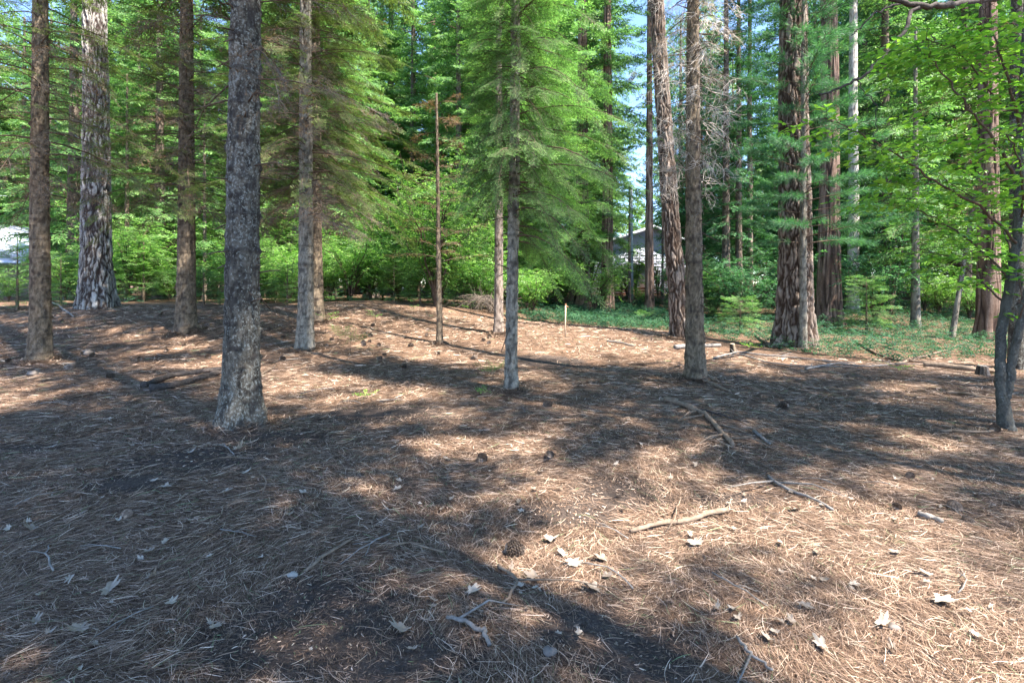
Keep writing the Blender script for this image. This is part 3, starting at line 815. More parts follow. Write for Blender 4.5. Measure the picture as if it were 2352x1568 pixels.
# needle litter: loose strands, crumbs, and drifts banked against the trunk feet
nm = MB()
nm.add(*scatter_needles(1, 1.2, 2.6, 11500, .095, .0016, .013))
nm.add(*scatter_needles(7, 1.2, 2.8, 6500, .020, .0030, .006, True))
nm.add(*scatter_needles(8, 2.8, 5.0, 2500, .026, .005, .006, True))
nm.add(*scatter_needles(5, 2.6, 4.0, 6500, .10, .0021, .013))
nm.add(*scatter_needles(4, 4.0, 5.6, 3200, .11, .0030, .014))
nm.add(*scatter_needles(2, 5.6, 8.0, 1350, .13, .0045, .015))
nm.add(*scatter_needles(3, 8.0, 14.5, 330, .17, .0085, .015))
rsb = np.random.RandomState(66)
for (tx, ty, tr) in TRUNKS:
    if ty > 13.5: continue
    n = int(1500 * min(1.5, .5 + tr * 2)); a_ = rsb.rand(n) * 6.283; q_ = np.abs(rsb.randn(n)) * (.10 + .35 * tr)
    rad_ = tr * 1.12 + q_; hh = (.05 + .10 * tr) * np.exp(-(q_ / (.10 + .25 * tr)) ** 2) * rsb.rand(n)
    x = tx + rad_ * np.cos(a_); y = ty + rad_ * np.sin(a_); z = ground_z(x, y) + hh + .004
    th = a_ + np.pi / 2 + rsb.randn(n) * .6; L = .05 * (.6 + .8 * rsb.rand(n)); W = (.0011 + .00035 * ty) * (.7 + .6 * rsb.rand(n))
    c_, s_ = np.cos(th), np.sin(th); sl = rsb.randn(n) * .2
    V = np.stack([np.stack([x - c_ * L - s_ * W, y - s_ * L + c_ * W, z - sl * L], 1), np.stack([x - c_ * L + s_ * W, y - s_ * L - c_ * W, z - sl * L], 1),
                  np.stack([x + c_ * L + s_ * W, y + s_ * L - c_ * W, z + sl * L], 1), np.stack([x + c_ * L - s_ * W, y + s_ * L + c_ * W, z + sl * L], 1)], 1)
    nm.add(V.reshape(-1, 3), np.arange(n * 4).reshape(-1, 4), np.repeat(np.clip(.42 + .25 * rsb.randn(n), 0, .95), 4))
no = nm.build('pine_needle_litter', M['needle'])
tag(no, 'loose dry pine needles strewn over the forest floor', 'needle litter', None, 'stuff')

# ------------------------------------------------------------------ background wood: copies of a few conifers
protos = []
for k, (H, z0, Rm, nb, mt, tmn) in enumerate([(17, 2.2, 3.0, 150, 'far', 'coarse'), (21, 3.5, 3.3, 160, 'far', 'coarse'), (13, 1.0, 2.6, 120, 'fir', 'coarse'), (19, 3.0, 3.0, 120, 'pine', 'tuftc')]):
    root = tree('conifer_tree', (0, 0, 0))
    me, axis, rad = trunk_mesh('trunk', M['b_far'], H, .26, .05, 60 + k, 'fir', 9, .25, (0, 0), (0, 0), 20, .12)
    link('trunk', me, root)
    rs = np.random.RandomState(160 + k); wood = MB(); lv = MB()
    conifer(rs, axis, rad, z0, H - .2, Rm, nb, T[tmn], 1.5 if tmn == 'coarse' else 2.4, 4.5, lv, wood, .1, .35, 'cone' if k != 1 else 'col', br=.02, seg=3)
    lv.build('crown', [M[mt], M['twig']], root); wood.build('branches', M['twig'], root)
    protos.append(root)
rs = random.Random(3)
BG = []
for row, (d, step) in enumerate([(22, 210), (26.5, 105), (33, 66), (42, 50)]):
    x = -120 + rs.random() * step
    while x < 2500:
        BG.append((x + rs.uniform(-.3, .3) * step, d + rs.uniform(-2.2, 2.8), row)); x += step * rs.uniform(.8, 1.25)
zone = lambda x: ('left of the huge pine' if x < 180 else 'between huge pine and lichen fir' if x < 560 else
                  'behind the twin ringed firs' if x < 880 else 'behind the leafy shrubs in the middle' if x < 1240 else
                  'near the sky gap and the house' if x < 1560 else 'behind the dark pair of trunks' if x < 1800 else
                  'behind the massive pine' if x < 2050 else 'behind the ivy at the right')
used = set()
BGOBJ = []
for xd, d, row in BG:
    if row == 0 and (1150 < xd < 1640 or xd < 120 or 820 < xd < 1100): continue     # keep the clearing open
    if (1405 < xd < 1545 and d < 50) or (1370 < xd < 1600 and d < 31): continue                                        # gap with sky and house
    if 1730 < xd < 1790 and row < 3: continue
    if 1640 < xd < 1730 and row in (1, 3): continue
    if 455 < xd < 500 and row > 1: continue
    if xd < 125 and d < 30: continue
    k = rs.choice([0, 1, 3, 3] if xd > 1500 else [0, 0, 1, 1, 2])
    x = (xd - CX) / FPX * d
    o = protos[k] if k not in used else copy_tree(protos[k])
    used.add(k)
    o.location = (x, d, gz(x, d) - .05); o.rotation_euler = (0, 0, rs.uniform(0, 6.28)); s = rs.uniform(.85, 1.2)
    if row >= 2: s *= 1.2
    if 1380 < xd < 1790: s *= .75
    o.scale = (s, s, s)
    kindw = ['broad green conifer', 'tall columnar conifer', 'low bushy young fir', 'long needled pine'][k]
    far = ['in the nearest row', 'in the second row', 'in the third row', 'in the farthest row'][row]
    tag(o, f'{kindw} {far} {zone(xd)}', 'tree', f'background conifers {zone(xd)}')
    BGOBJ.append((o, kindw, ['nearest', 'second', 'third', 'farthest'][row], zone(xd), xd))
for k in range(4):
    if k not in used: protos[k].location = (-30 + 5 * k, 40, .7); tag(protos[k], 'conifer in the far wood', 'tree', 'far wood')

from collections import defaultdict
_g = defaultdict(list)
for o, kw_, rw, zn, xd in BGOBJ: _g[(kw_, rw, zn)].append((xd, o))
for (kw_, rw, zn), L_ in _g.items():
    L_.sort(key=lambda q: q[0])
    for i, (xd, o) in enumerate(L_):
        pre = '' if len(L_) == 1 else ['leftmost ', 'second ', 'third ', 'fourth ', 'fifth ', 'sixth ', 'seventh '][min(i, 6)]
        o['label'] = f'{pre}{kw_} in {rw} row {zn}'
# far wood behind everything: one mass, stuff
rsn = np.random.RandomState(9)
fw = MB()
n = 8500
xd = rsn.rand(n) * 3100 - 400; d = 50 + rsn.rand(n) * 14
hmax = 24 + 9 * vnoise(xd / 90, xd * 0 + 3) + 5 * vnoise(xd / 25, xd * 0 + 9)
gapm = np.exp(-((xd - 1462) / 42) ** 2) * 1.1 + np.exp(-((xd - 1740) / 45) ** 2) * .8 + np.exp(-((xd - 490) / 28) ** 2) * .5
hmax = hmax * (1 - .72 * np.clip(gapm, 0, 1))
z = .6 + rsn.rand(n) * hmax
x = (xd - CX) / FPX * d
th = rsn.rand(n) * 6.283
place(fw, T['coarse'], np.stack([x, d, z], 1), np.stack([np.cos(th), np.sin(th), -.3 + 0 * th], 1), 3.6 + 1.5 * rsn.rand(n), rsn, .5, .1)
fo = fw.build('far_wood', [M['far'], M['twig']])
tag(fo, 'far off wood reading as one green mass behind all trees', 'wood', None, 'stuff')

# ------------------------------------------------------------------ shrubs, seedlings
def shrub_parts(seed, R0, H, nst, tm, ts, nleaf, mat, wood_m='twig', arch=.5):
    rs = np.random.RandomState(seed); wood = MB(); lv = MB()
    for i in range(nst):
        az = rs.rand() * 6.283; rr = R0 * (.4 + .6 * rs.rand()); hh = H * (.55 + .45 * rs.rand())
        s = np.linspace(0, 1, 8)
        p = np.stack([np.cos(az) * rr * s ** 1.4, np.sin(az) * rr * s ** 1.4, hh * (s * (1 + arch) - arch * s * s)], 1) + rs.randn(8, 3) * .03 * H * s[:, None]
        tube(wood, p, np.linspace(.012 + .006 * H, .004, 8), 4, .5, 0, False)
        m = nleaf
        ss = .25 + .75 * rs.rand(m); ip = ss * 7; i0 = np.clip(ip.astype(int), 0, 6); f = (ip - i0)[:, None]
        O = p[i0] * (1 - f) + p[i0 + 1] * f
        th = rs.rand(m) * 6.283
        D = np.stack([np.cos(th), np.sin(th), .25 * rs.randn(m)], 1)
        off = rs.rand(m)[:, None] * .28 * R0 * D
        place(lv, tm, O + off, D, ts * (.7 + .6 * rs.rand(m)), rs, .4)
    return lv, wood
def shrub(name, px, label, seed, R0, H, nst, tmn, ts, nleaf, mat, cat='shrub', group=None, arch=.5):
    p = P(*px) if not isinstance(px, Vector) else px
    root = empty(name, p); tag(root, label, cat, group)
    lv, wood = shrub_parts(seed, R0, H, nst, T[tmn], ts, nleaf, mat, arch=arch)
    lv.build('foliage', [M[mat], M['twig']], root); wood.build('stems', M['twig'], root)
    return root
sh_a = shrub('leafy_shrub', (1000, 704), 'tall bright leafy shrub behind the thin dead sapling', 71, 2.0, 4.4, 16, 'smallc', .95, 70, 'shrub', group='leafy shrubs behind the clearing')
sh_b = shrub('leafy_shrub', (800, 690), 'low dark leafy shrub beside the dark stump', 72, 1.3, 2.4, 12, 'smallc', .8, 50, 'shrub', group='leafy shrubs behind the clearing')
sh_c = shrub('leafy_shrub', (1240, 700), 'spreading shrub behind the middle fir and the stake', 73, 1.9, 2.6, 14, 'smallc', .85, 50, 'shrub', group='leafy shrubs behind the clearing')
def put(o, pos, s, rz, label, group=None, sz=None):
    c = copy_tree(o); c.location = pos; c.scale = (s, s, sz or s); c.rotation_euler = (0, 0, rz); tag(c, label, o['category'], group or o.get('group'))
    if 1555 / 1 < pos[0] / pos[1] * FPX + CX < 2060: recolour(c, M['pine'])
    return c
def recolour(c, m):
    for ch in kids(c):
        if ch.type == 'MESH' and ch.name.startswith('foliage'):
            ch.material_slots[0].link = 'OBJECT'; ch.material_slots[0].material = m
def gp(xd, d): x = (xd - CX) / FPX * d; return (x, d, gz(x, d))
for src, xd, d, s, rz, lab in [
    (sh_a, 900, 19.5, 1.0, 1.0, 'tall green shrub in front of the tall grey trunk'),
    (sh_a, 1090, 18.5, .9, 2.2, 'tall shrub over the arching dead brush'),
    (sh_a, 1180, 23, 1.15, 3.2, 'big shrub filling the wood behind the reddish slim fir'),
    (sh_c, 560, 17.5, .8, .7, 'shrub half hidden by the thick lichen fir'),
    (sh_b, 1010, 15.8, .8, 4.0, 'small shrub at the foot of the tall bright one'),
    (sh_c, 330, 19, 1.1, 4.5, 'light green shrub right of the huge furrowed pine'),
    (sh_b, 150, 19, .8, 2.5, 'yellow green shrub behind the slim left edge fir'),
    (sh_c, 20, 17, .42, 2.0, 'shrub below the pale roof at the left edge'),
    (sh_b, 1560, 20, .8, 5.0, 'dark shrub low behind the leaning pine'),
    (sh_c, 1640, 19, .9, 1.2, 'shrub below the dark pair of trunks'),
    (sh_a, 1780, 22, .9, .2, 'tall shrub left of the massive pine'),
    (sh_c, 2010, 17, 1.0, .4, 'shrub right of the dark cedar foot'),
    (sh_a, 2060, 23, 1.1, 2.9, 'tall shrub behind the ivy'),
    (sh_a, 2190, 26, 1.2, 4.9, 'far tall shrub above the ivy slope'),
    (sh_a, 2330, 19, 1.1, 3.9, 'shrub at the right edge behind the shaggy cedar'),
    (sh_b, 1290, 22, 1.0, 3.1, 'shrub left of the broad ribbed cedar'),
    (sh_b, 1440, 26, .8, 5.5, 'small bush in front of the pale house'),
    (sh_c, 690, 18.5, .9, 5.1, 'shrub behind the twin ringed firs')]:
    put(src, gp(xd, d), s, rz, lab)

sh_d = shrub('leafy_sapling', (955, 668), 'tall sparse leafy sapling behind the dark stump', 74, 1.9, 6.4, 12, 'smallc', .95, 85, 'shrub', group='leafy shrubs behind the clearing')
rs = random.Random(33); _q = {}
for i in range(30):
    xd = 20 + i * 80 + rs.uniform(-30, 30); d = rs.uniform(19, 27)
    if 1400 < xd < 1540: d = rs.uniform(24, 27)
    if xd < 120: continue
    zn = zone(xd); _q[zn] = _q.get(zn, 0) + 1
    s_ = rs.uniform(.6, 1.1) if not (1400 < xd < 1540) else .5
    put(sh_d, gp(xd, d), s_, rs.uniform(0, 6.28), ['first', 'second', 'third', 'fourth', 'fifth', 'sixth', 'seventh', 'eighth', 'ninth', 'tenth', 'eleventh'][_q[zn] - 1] + ' tall leafy sapling from the left ' + zn, 'leafy saplings behind the clearing', s_ * rs.uniform(.8, 1.2))
_q = {}
for i in range(26):
    xd = i * 94 + rs.uniform(-35, 35); d = rs.uniform(24, 30)
    if 1400 < xd < 1540 or xd < 120: continue
    zn = zone(xd); _q[zn] = _q.get(zn, 0) + 1
    put(rs.choice([sh_a, sh_c]), gp(xd, d), rs.uniform(.9, 1.5), rs.uniform(0, 6.28), ['first', 'second', 'third', 'fourth', 'fifth', 'sixth', 'seventh', 'eighth', 'ninth', 'tenth', 'eleventh'][_q[zn] - 1] + ' far shrub from the left ' + zn, 'far shrubs under the background trees')
rs = random.Random(21); _k = {}
for i in range(34):
    xd = 30 + i * 69 + rs.uniform(-25, 25); d = rs.uniform(16.5, 21)
    if 1385 < xd < 1575: d = rs.uniform(22, 27)
    if xd < 110: continue
    src = rs.choice([sh_a, sh_c, sh_c, sh_b] if xd < 1500 else [sh_c, sh_b, sh_c])
    s_ = rs.uniform(.6, .95) if not (1385 < xd < 1575) else .35
    zn = zone(xd); _k[zn] = _k.get(zn, 0) + 1
    put(src, gp(xd, d), s_, rs.uniform(0, 6.28), ['first', 'second', 'third', 'fourth', 'fifth', 'sixth', 'seventh', 'eighth', 'ninth', 'tenth', 'eleventh'][_k[zn] - 1] + ' understorey shrub from the left ' + zn, 'understorey shrubs in a belt behind the clearing')

def young_fir(px, H, Rm, label, seed, nb=46, mat='fir', group='young firs at the edge of the clearing', tm='mid'):
    p = P(*px) if not isinstance(px, Vector) else px
    root = empty('young_fir', p); tag(root, label, 'young tree', group)
    me, axis, rad = trunk_mesh('trunk', M['b_brown'], H, .02 + .012 * H, .006, seed, 'alder', H, .2, (0, 0), (0, 0), 10, .12)
    link('trunk', me, root)
    rs = np.random.RandomState(seed); lv = MB(); wood = MB()
    conifer(rs, axis, rad, .12, H * .97, Rm, nb, T[tm], .55 + .1 * H, 7, lv, wood, .3, .25, 'cone', br=.006, seg=3)
    lv.build('crown', [M[mat], M['twig']], root); wood.build('branches', M['twig'], root)
    return root
yf = [young_fir((632, 694), 1.5, .95, 'bright yellow green young fir right of the thick lichen fir', 81),
      young_fir((468, 702), 1.0, .6, 'small bright young fir right of the straight brown fir', 82),
      young_fir((40, 712), 1.9, .8, 'young fir in front of the pale roof at the left edge', 83, 60)]
for k, xd, d, s, rz, lab in [(2, 140, 15, .85, 1., 'thin young fir between the slim left fir and the huge pine'), (0, 505, 15, .6, 2., 'low young fir just left of the thick lichen fir'),
                          (2, 330, 17.5, 1.25, 3., 'young fir in the undergrowth right of the huge pine'), (0, 660, 14.6, .8, 4., 'second bright young fir beside the twin ringed firs'),
                          (2, 400, 20, 1.6, 2.2, 'taller young fir behind the straight brown fir'), (2, 590, 17, 1.2, .3, 'young fir behind the thick lichen fir'),
                          (2, 745, 18, 1.0, 1.3, 'young fir left of the low dark shrub'), (2, 1610, 18, 1.0, 2.3, 'young fir behind the dead mossy tree'),
                          (1, 1700, 14.5, 1.0, .5, 'tiny fir in the dark undergrowth before the pair of trunks'), (2, 1990, 15, .9, 1.9, 'young fir at the right of the dark cedar')]:
    put(yf[k], gp(xd, d), s, rz, lab, 'young firs at the edge of the clearing')

back_fir((1446, 704), 9, 'thin young tree screening the left part of the pale house', 'b_far', 56, H=5.5, z0=1.2, Rm=1.15, nb=26, mat='shrub', tm='smallc', ts=1.2)
back_fir((1522, 700), 8, 'thin leafy sapling between the pale house and the leaning pine', 'b_far', 57, H=5.0, z0=.8, Rm=1.0, nb=24, mat='shrub', tm='smallc', ts=1.1)
for k, xd, d, s, rz, lab in [(0, 715, 17.2, .8, .4, 'bright young fir low behind the twin ringed firs'), (0, 905, 17.6, .9, 1.4, 'bushy young fir at the foot of the tall green shrub'), (0, 1065, 16.6, .75, 2.6, 'bushy young fir left of the arching dead brush'), (1, 965, 15.9, 1.0, 3.3, 'tiny fir below the tall bright shrub')]:
    put(yf[k], gp(xd, d), s, rz, lab, 'young firs at the edge of the clearing')
for src, xd, d, s, rz, lab in [(sh_b, 760, 17.6, .75, 1.1, 'low bush right of the slim fir on the rise'), (sh_b, 850, 18.4, .9, 2.1, 'low bush behind the dark weathered stump'), (sh_b, 940, 18.8, .9, 3.4, 'low bush filling the gap left of the tall bright shrub'), (sh_b, 1125, 17.4, .8, .6, 'low bush behind the reddish slim fir'), (sh_b, 600, 18.5, .9, 4.4, 'low bush just right of the lichen fir, far behind'), (sh_b, 1210, 18.6, .7, 5.2, 'low bush right of the middle fir, far behind')]:
    put(src, gp(xd, d), s, rz, lab)
# arching dead brush (1085, 690)
p = P(1100, 716); root = empty('dead_brush', p); tag(root, 'pale arching dead brush in front of the leafy shrubs', 'dead brush')
rs_ = np.random.RandomState(91); w = MB()
for i in range(46):
    az = math.pi + rs_.randn() * .9; L = .7 + .9 * rs_.rand(); s = np.linspace(0, 1, 9)
    b0 = np.array([.5 + rs_.randn() * .12, rs_.randn() * .2, 0])
    pts = b0 + np.stack([np.cos(az) * L * s ** 1.2, np.sin(az) * L * s ** 1.2, (1.5 * s - 1.35 * s ** 2.2) * (.8 + .4 * rs_.rand())], 1) + rs_.randn(9, 3) * .02
    tube(w, pts, np.linspace(.010, .003, 9), 4, .5, 0, False)
    for q in range(3):
        k = rs_.randint(3, 8); dd = rs_.randn(3) * .2; dd[2] -= .1
        tube(w, [pts[k], pts[k] + dd, pts[k] + dd * 1.8 + rs_.randn(3) * .05], [.004, .003, .002], 3, .5, 0, False)
w.build('arching_stems', M['deadtwig'], root)

# ivy ground cover (stuff) and low weeds
iv = MB(); rsn = np.random.RandomState(17)
def cover(n, poly_fn, x0, x1, y0, y1, sz, h):
    x = x0 + rsn.rand(n) * (x1 - x0); y = y0 + rsn.rand(n) * (y1 - y0)
    k = poly_fn(x, y) > rsn.rand(n); x = x[k]; y = y[k]; m = len(x)
    th = rsn.rand(m) * 6.283
    zz = ground_z(x, y) + h * rsn.rand(m) ** 1.5 * (.4 + 1.2 * vnoise(x * 1.3, y * 1.3))
    place(iv, T['small'], np.stack([x, y, zz], 1), np.stack([np.cos(th), np.sin(th), .25 + .2 * rsn.randn(m)], 1), sz * (.7 + .6 * rsn.rand(m)), rsn, .35)
right = lambda x, y: sstep((x - (4.6 + .35 * np.sin(y * 1.3))) / .8) * sstep((y - (8.6 + .9 * sstep((7.2 - x) / 3) * 1.8 + .4 * np.sin(x * 1.7))) / .6)
cover(16000, right, 4.2, 20, 8, 24, .75, .28)
mid = lambda x, y: sstep((y - (13.9 + .4 * np.sin(x * 1.5))) / .5) * (.25 + .75 * (vnoise(x * .8 + 3, y * .8) > .35)) * sstep((x + .3) / 1)
cover(9000, mid, -.3, 6, 13.3, 22, .75, .30)
left = lambda x, y: .6 * (vnoise(x * .7 + 13, y * .7 + 8) > .5) * sstep((y - 15.5) / 1)
cover(5000, left, -18, 0, 14.5, 22, .8, .45)
io = iv.build('ivy_ground_cover', [M['ivy'], M['twig']])
tag(io, 'low green ivy and weeds covering the ground behind the clearing', 'ground cover', None, 'stuff')

# ------------------------------------------------------------------ forked tree at the right with broad leaves
p = P(2312, 988); root = empty('forked_tree', p)
tag(root, 'forked smooth grey tree at the right edge with broad bright leaves', 'tree')
def stem(name, pts_px, radii, seed, parent, mat='b_alder'):
    """limb along a chain of (xd, yd, depth) points"""
    P0 = np.array([list(A(*q)) for q in pts_px]) - np.array(list(p))
    # smooth resample
    s = np.linspace(0, len(P0) - 1, len(P0) * 8); i0 = np.clip(s.astype(int), 0, len(P0) - 2); f = (s - i0)[:, None]
    f2 = f * f * (3 - 2 * f) * .35 + f * .65
    pts = P0[i0] * (1 - f2) + P0[i0 + 1] * f2
    rr = np.interp(s, range(len(radii)), radii)
    rsx = np.random.RandomState(seed); pts = pts + rsx.randn(*pts.shape) * .004
    mb = MB(); tube(mb, pts, rr, 16, .5)
    o = mb.build(name, M[mat], parent, smooth=True)
    for nm_ in ('edge', 'cell'):
        at = o.data.attributes.new(nm_, 'FLOAT', 'POINT')
        at.data.foreach_set('value', (np.clip(.75 + rsx.randn(len(o.data.vertices)) * .2, 0, 1)).astype(np.float32))
    return pts
d0 = p.y
s1 = stem('trunk', [(2314, 996, d0), (2304, 930, d0), (2298, 850, d0), (2300, 760, d0 + .05), (2322, 640, d0 + .1), (2338, 520, d0 + .15), (2342, 380, d0 + .2), (2350, 200, d0 + .3), (2362, -60, d0 + .4)],
          [.072, .050, .042, .040, .038, .036, .034, .03, .026], 1, root)
s2 = stem('trunk', [(2306, 930, d0), (2318, 885, d0 - .03), (2330, 800, d0 - .05), (2352, 700, d0 - .1), (2380, 560, d0 - .1), (2400, 400, d0)], [.036, .036, .032, .03, .028, .026], 2, root)
br = MB(); lf = MB(); rsn = np.random.RandomState(44)
def limb(chain, r0, nleaf, ts=1.0, spread=.35, tm='broad'):
    P0 = np.array([list(A(*q)) for q in chain]) - np.array(list(p))
    s = np.linspace(0, len(P0) - 1, len(P0) * 5); i0 = np.clip(s.astype(int), 0, len(P0) - 2); f = (s - i0)[:, None]
    pts = P0[i0] * (1 - f) + P0[i0 + 1] * f + rsn.randn(len(s), 3) * .008
    tube(br, pts, np.linspace(r0, .003, len(pts)), 6, .5, 0, False)
    k = nleaf; ss = .2 + .8 * rsn.rand(k); ip = ss * (len(pts) - 1); j = np.clip(ip.astype(int), 0, len(pts) - 2)
    O = pts[j]; th = rsn.rand(k) * 6.283
    L = spread * rsn.rand(k)
    D = np.stack([np.cos(th), np.sin(th) * .9, .08 * rsn.randn(k)], 1)
    for a, dd, l in zip(O, D, L):
        if l > .1: tube(br, [a, a + dd * l * .5 + [0, 0, .02], a + dd * l], [.003, .002, .0015], 3, .5, 0, False)
    place(lf, T[tm], O + D * L[:, None], D, ts * (.7 + .5 * rsn.rand(k)), rsn, .25)
limb([(2338, 560, d0 + .1), (2250, 470, d0 - .1), (2150, 420, d0 - .2), (2050, 350, d0 - .3), (1960, 300, d0 - .35), (1890, 268, d0 - .4)], .014, 80, .8)
limb([(2340, 420, d0 + .2), (2290, 330, d0), (2210, 230, d0 - .1), (2150, 150, d0 - .1), (2110, 110, d0 - .1)], .016, 75, .85)
limb([(2345, 300, d0 + .2), (2310, 160, d0), (2270, 60, d0), (2250, -10, d0)], .014, 70, .85)
limb([(2345, 260, d0 + .2), (2300, 240, d0 + .2), (2200, 110, d0 + .1), (2120, 90, d0)], .012, 70, .9)
limb([(2320, 640, d0 + .1), (2240, 560, d0 + .3), (2150, 500, d0 + .5), (2060, 470, d0 + .6), (1990, 460, d0 + .6)], .012, 80, .8)
limb([(2310, 700, d0 + .1), (2250, 640, d0 + .2), (2180, 590, d0 + .4), (2110, 570, d0 + .5)], .010, 44, .8)
limb([(2350, 500, d0), (2352, 420, d0 - .4), (2330, 330, d0 - .6), (2290, 290, d0 - .7)], .010, 50, .8)
limb([(2330, 600, d0 + .1), (2300, 520, d0 + .8), (2230, 450, d0 + 1.1), (2130, 380, d0 + 1.4)], .012, 80, .9)
limb([(2340, 200, d0 + .3), (2290, 140, d0 + 1.0), (2200, 120, d0 + 1.2), (2110, 60, d0 + 1.4)], .012, 80, .9)
limb([(2340, 760, d0), (2349, 700, d0 - .2), (2345, 640, d0 - .3)], .008, 8, .7)
lf.build('crown', [M['leaf'], M['twig']], root); br.build('branches', M['twig'], root)

# dark tree whose trunk stands behind the forked tree's leaves, with the long bare limbs crossing the top right
p_keep = p
pt = Vector(((2338 - CX) / FPX * 8.0, 8.0, 0)); pt.z = gz(pt.x, pt.y)
root, lv, dv, axis, rad, rs = fir_tree(pt, 0, 34, 'dark fir behind the forked tree with long bare limbs across the top right', 'b_fir', 55, H=14, seg=50, dz=.04, flare=.3, stubs=20,
    dead=[dict(z0=2.6, z1=7, Rmax=1.5, nb=26, ts=.8, per_m=5, rise=.1, droop=.4, shape='col', azf=lambda a, z: 1.0 if math.cos(a) < .2 else 0)])
dv.build('dead_boughs', [M['dead'], M['twig']], root)
p = pt
lm = MB()
def limb2(chain, r0, r1):
    P0 = np.array([list(A(*q)) for q in chain]) - np.array(list(pt))
    s = np.linspace(0, len(P0) - 1, len(P0) * 5); i0 = np.clip(s.astype(int), 0, len(P0) - 2); f = (s - i0)[:, None]
    pts = P0[i0] * (1 - f) + P0[i0 + 1] * f + rsn.randn(len(s), 3) * .01
    tube(lm, pts, np.linspace(r0, r1, len(pts)), 8, .5)
limb2([(2338, -30, 8), (2290, -6, 7.2), (2220, 6, 6.8), (2150, 16, 6.6), (2085, 8, 6.5), (2040, -6, 6.5)], .055, .028)
limb2([(2130, 14, 6.6), (2095, 24, 6.5), (2080, 70, 6.4), (2030, 130, 6.3), (1985, 175, 6.2), (1930, 205, 6.2), (1880, 218, 6.2)], .03, .012)
limb2([(2070, 6, 6.5), (2010, 30, 6.4), (1975, 65, 6.4), (1955, 82, 6.4)], .014, .006)
limb2([(2040, 130, 6.3), (2015, 150, 6.3), (2005, 160, 6.3)], .008, .004)
limb2([(1970, 180, 6.2), (1975, 200, 6.2), (2010, 235, 6.2), (2012, 300, 6.2), (2000, 350, 6.2)], .008, .003)
lm.build('limbs', M['darkstick'], root)

# ------------------------------------------------------------------ unseen trees, added outside the frame to shade the floor
def shade_tree(x, y, z0, z1, Rm, nb, seed, label, tm='coarse', per_m=4.5, ts=1.2, r=.2, low=0):
    root = tree('fir_tree', (x, y, gz(x, y)))
    tag(root, label, 'tree', 'shade firs added outside the picture')
    me, axis, rad = trunk_mesh('trunk', M['b_brown'], z1, r, .05, seed, 'fir', 3, .3, (0, 0), (0, 0), 20, .15)
    link('trunk', me, root)
    rs = np.random.RandomState(seed); lv = MB(); wood = MB()
    conifer(rs, axis, rad, z0, z1 - .2, Rm, nb, T[tm], ts, per_m, lv, wood, .15, .25, 'ball', br=.015, seg=3)
    if low: conifer(rs, axis, rad, 2.6, z0, 1.1, low, T[tm], .9, 4, lv, wood, .1, .3, 'col', br=.01, seg=3)
    lv.build('crown', [M['fir'], M['twig']], root); wood.build('branches', M['twig'], root)
shade_tree(3.1, -1.7, 7, 17, 2.65, 165, 301, 'added tall shade fir just behind the camera to the right, outside the picture')
shade_tree(0.6, -2.8, 8, 18, 2.7, 120, 302, 'added tall shade fir straight behind the camera, outside the picture')
shade_tree(8.4, 2.2, 9, 15, 2.0, 80, 303, 'added tall shade fir right of the camera, nearest the picture edge outside it', r=.12)
shade_tree(2.7, .2, 8.5, 16, 2.2, 90, 306, 'added tall slim shade fir at the right shoulder of the camera outside the picture', per_m=4, r=.085)
shade_tree(6.6, 1.0, 9, 14, 1.7, 62, 308, 'added slim shade fir to the right of the camera, third from it, outside the picture', per_m=4, r=.065, low=20)
shade_tree(11.6, -.3, 9, 15, 1.6, 45, 307, 'added slim shade fir right of the camera outside the picture', per_m=3, r=.1, low=10)
shade_tree(9.4, -.9, 8, 14, 1.7, 36, 309, 'added sparse shade fir right of the camera, fourth from it, outside the picture', per_m=2.5, r=.07, low=8)
shade_tree(13.0, 1.5, 8, 17, 2.4, 90, 304, 'added tall shade fir far right of the camera outside the picture', per_m=3, low=20)
shade_tree(16.0, -1.5, 8, 18, 2.4, 80, 305, 'farthest added shade fir to the right of the camera outside the picture', per_m=3, low=20)

# ------------------------------------------------------------------ houses, pole, wires
def paint(name, c, rough=.7, var=.08):
    m, nt, out = nmat(name)
    n1 = noise(nt, 3, 5, mapped(nt, (1, 1, 1)))
    col = ramp(nt, n1, [(.3, tuple(k * (1 - var) for k in c)), (.7, tuple(min(1, k * (1 + var)) for k in c))]).outputs[0]
    b = N(nt, 'ShaderNodeBsdfPrincipled'); b.inputs['Roughness'].default_value = rough
    nt.links.new(col, b.inputs['Base Color']); nt.links.new(b.outputs[0], out.inputs[0])
    return m
M['wall'] = paint('pale_siding', (.40, .42, .52)); M['roofbrown'] = paint('brown_roof', (.30, .24, .21)); M['trimdark'] = paint('dark_trim', (.12, .11, .11))
M['white'] = paint('white_paint', (.36, .38, .42)); M['roofpale'] = paint('pale_metal_roof', (.42, .44, .50), .45); M['glass'] = paint('dark_window', (.05, .06, .07), .15)
M['redwood'] = paint('red_brown_boards', (.36, .15, .08)); M['wood'] = paint('pale_lumber', (.55, .40, .27), .8, .15); M['rock'] = paint('stone', (.15, .125, .11), .9, .3)
M['palestone'] = paint('pale_stone', (.30, .27, .24), .9, .2)

hx = (1480 - CX) / FPX * 31; hy = 31.0; hz = gz(hx, hy)
root = empty('house', (hx, hy, hz)); tag(root, 'pale two storey house glimpsed through the gap beside the leaning pine', 'house')
w = MB(); W2 = 3.4
box(w, -W2, W2, 0, 7, -.4, 2.9)
w.add([(-W2, 0, 2.9), (W2, 0, 2.9), (W2 - .9, 0, 3.4), (-.9 + 1.4, 0, 4.15)], [(0, 1, 2, 3)])
V = [(-W2, 0.0, 2.9), (W2, 0.0, 2.9), (.5, 0.0, 4.2), (-W2, 7, 2.9), (W2, 7, 2.9), (.5, 7, 4.2)]
w.v.pop(); w.f.pop(); w.r.pop(); w.m.pop(); w.n -= 4
w.add(V, [(0, 1, 2, 2), (3, 5, 4, 4)], .5)
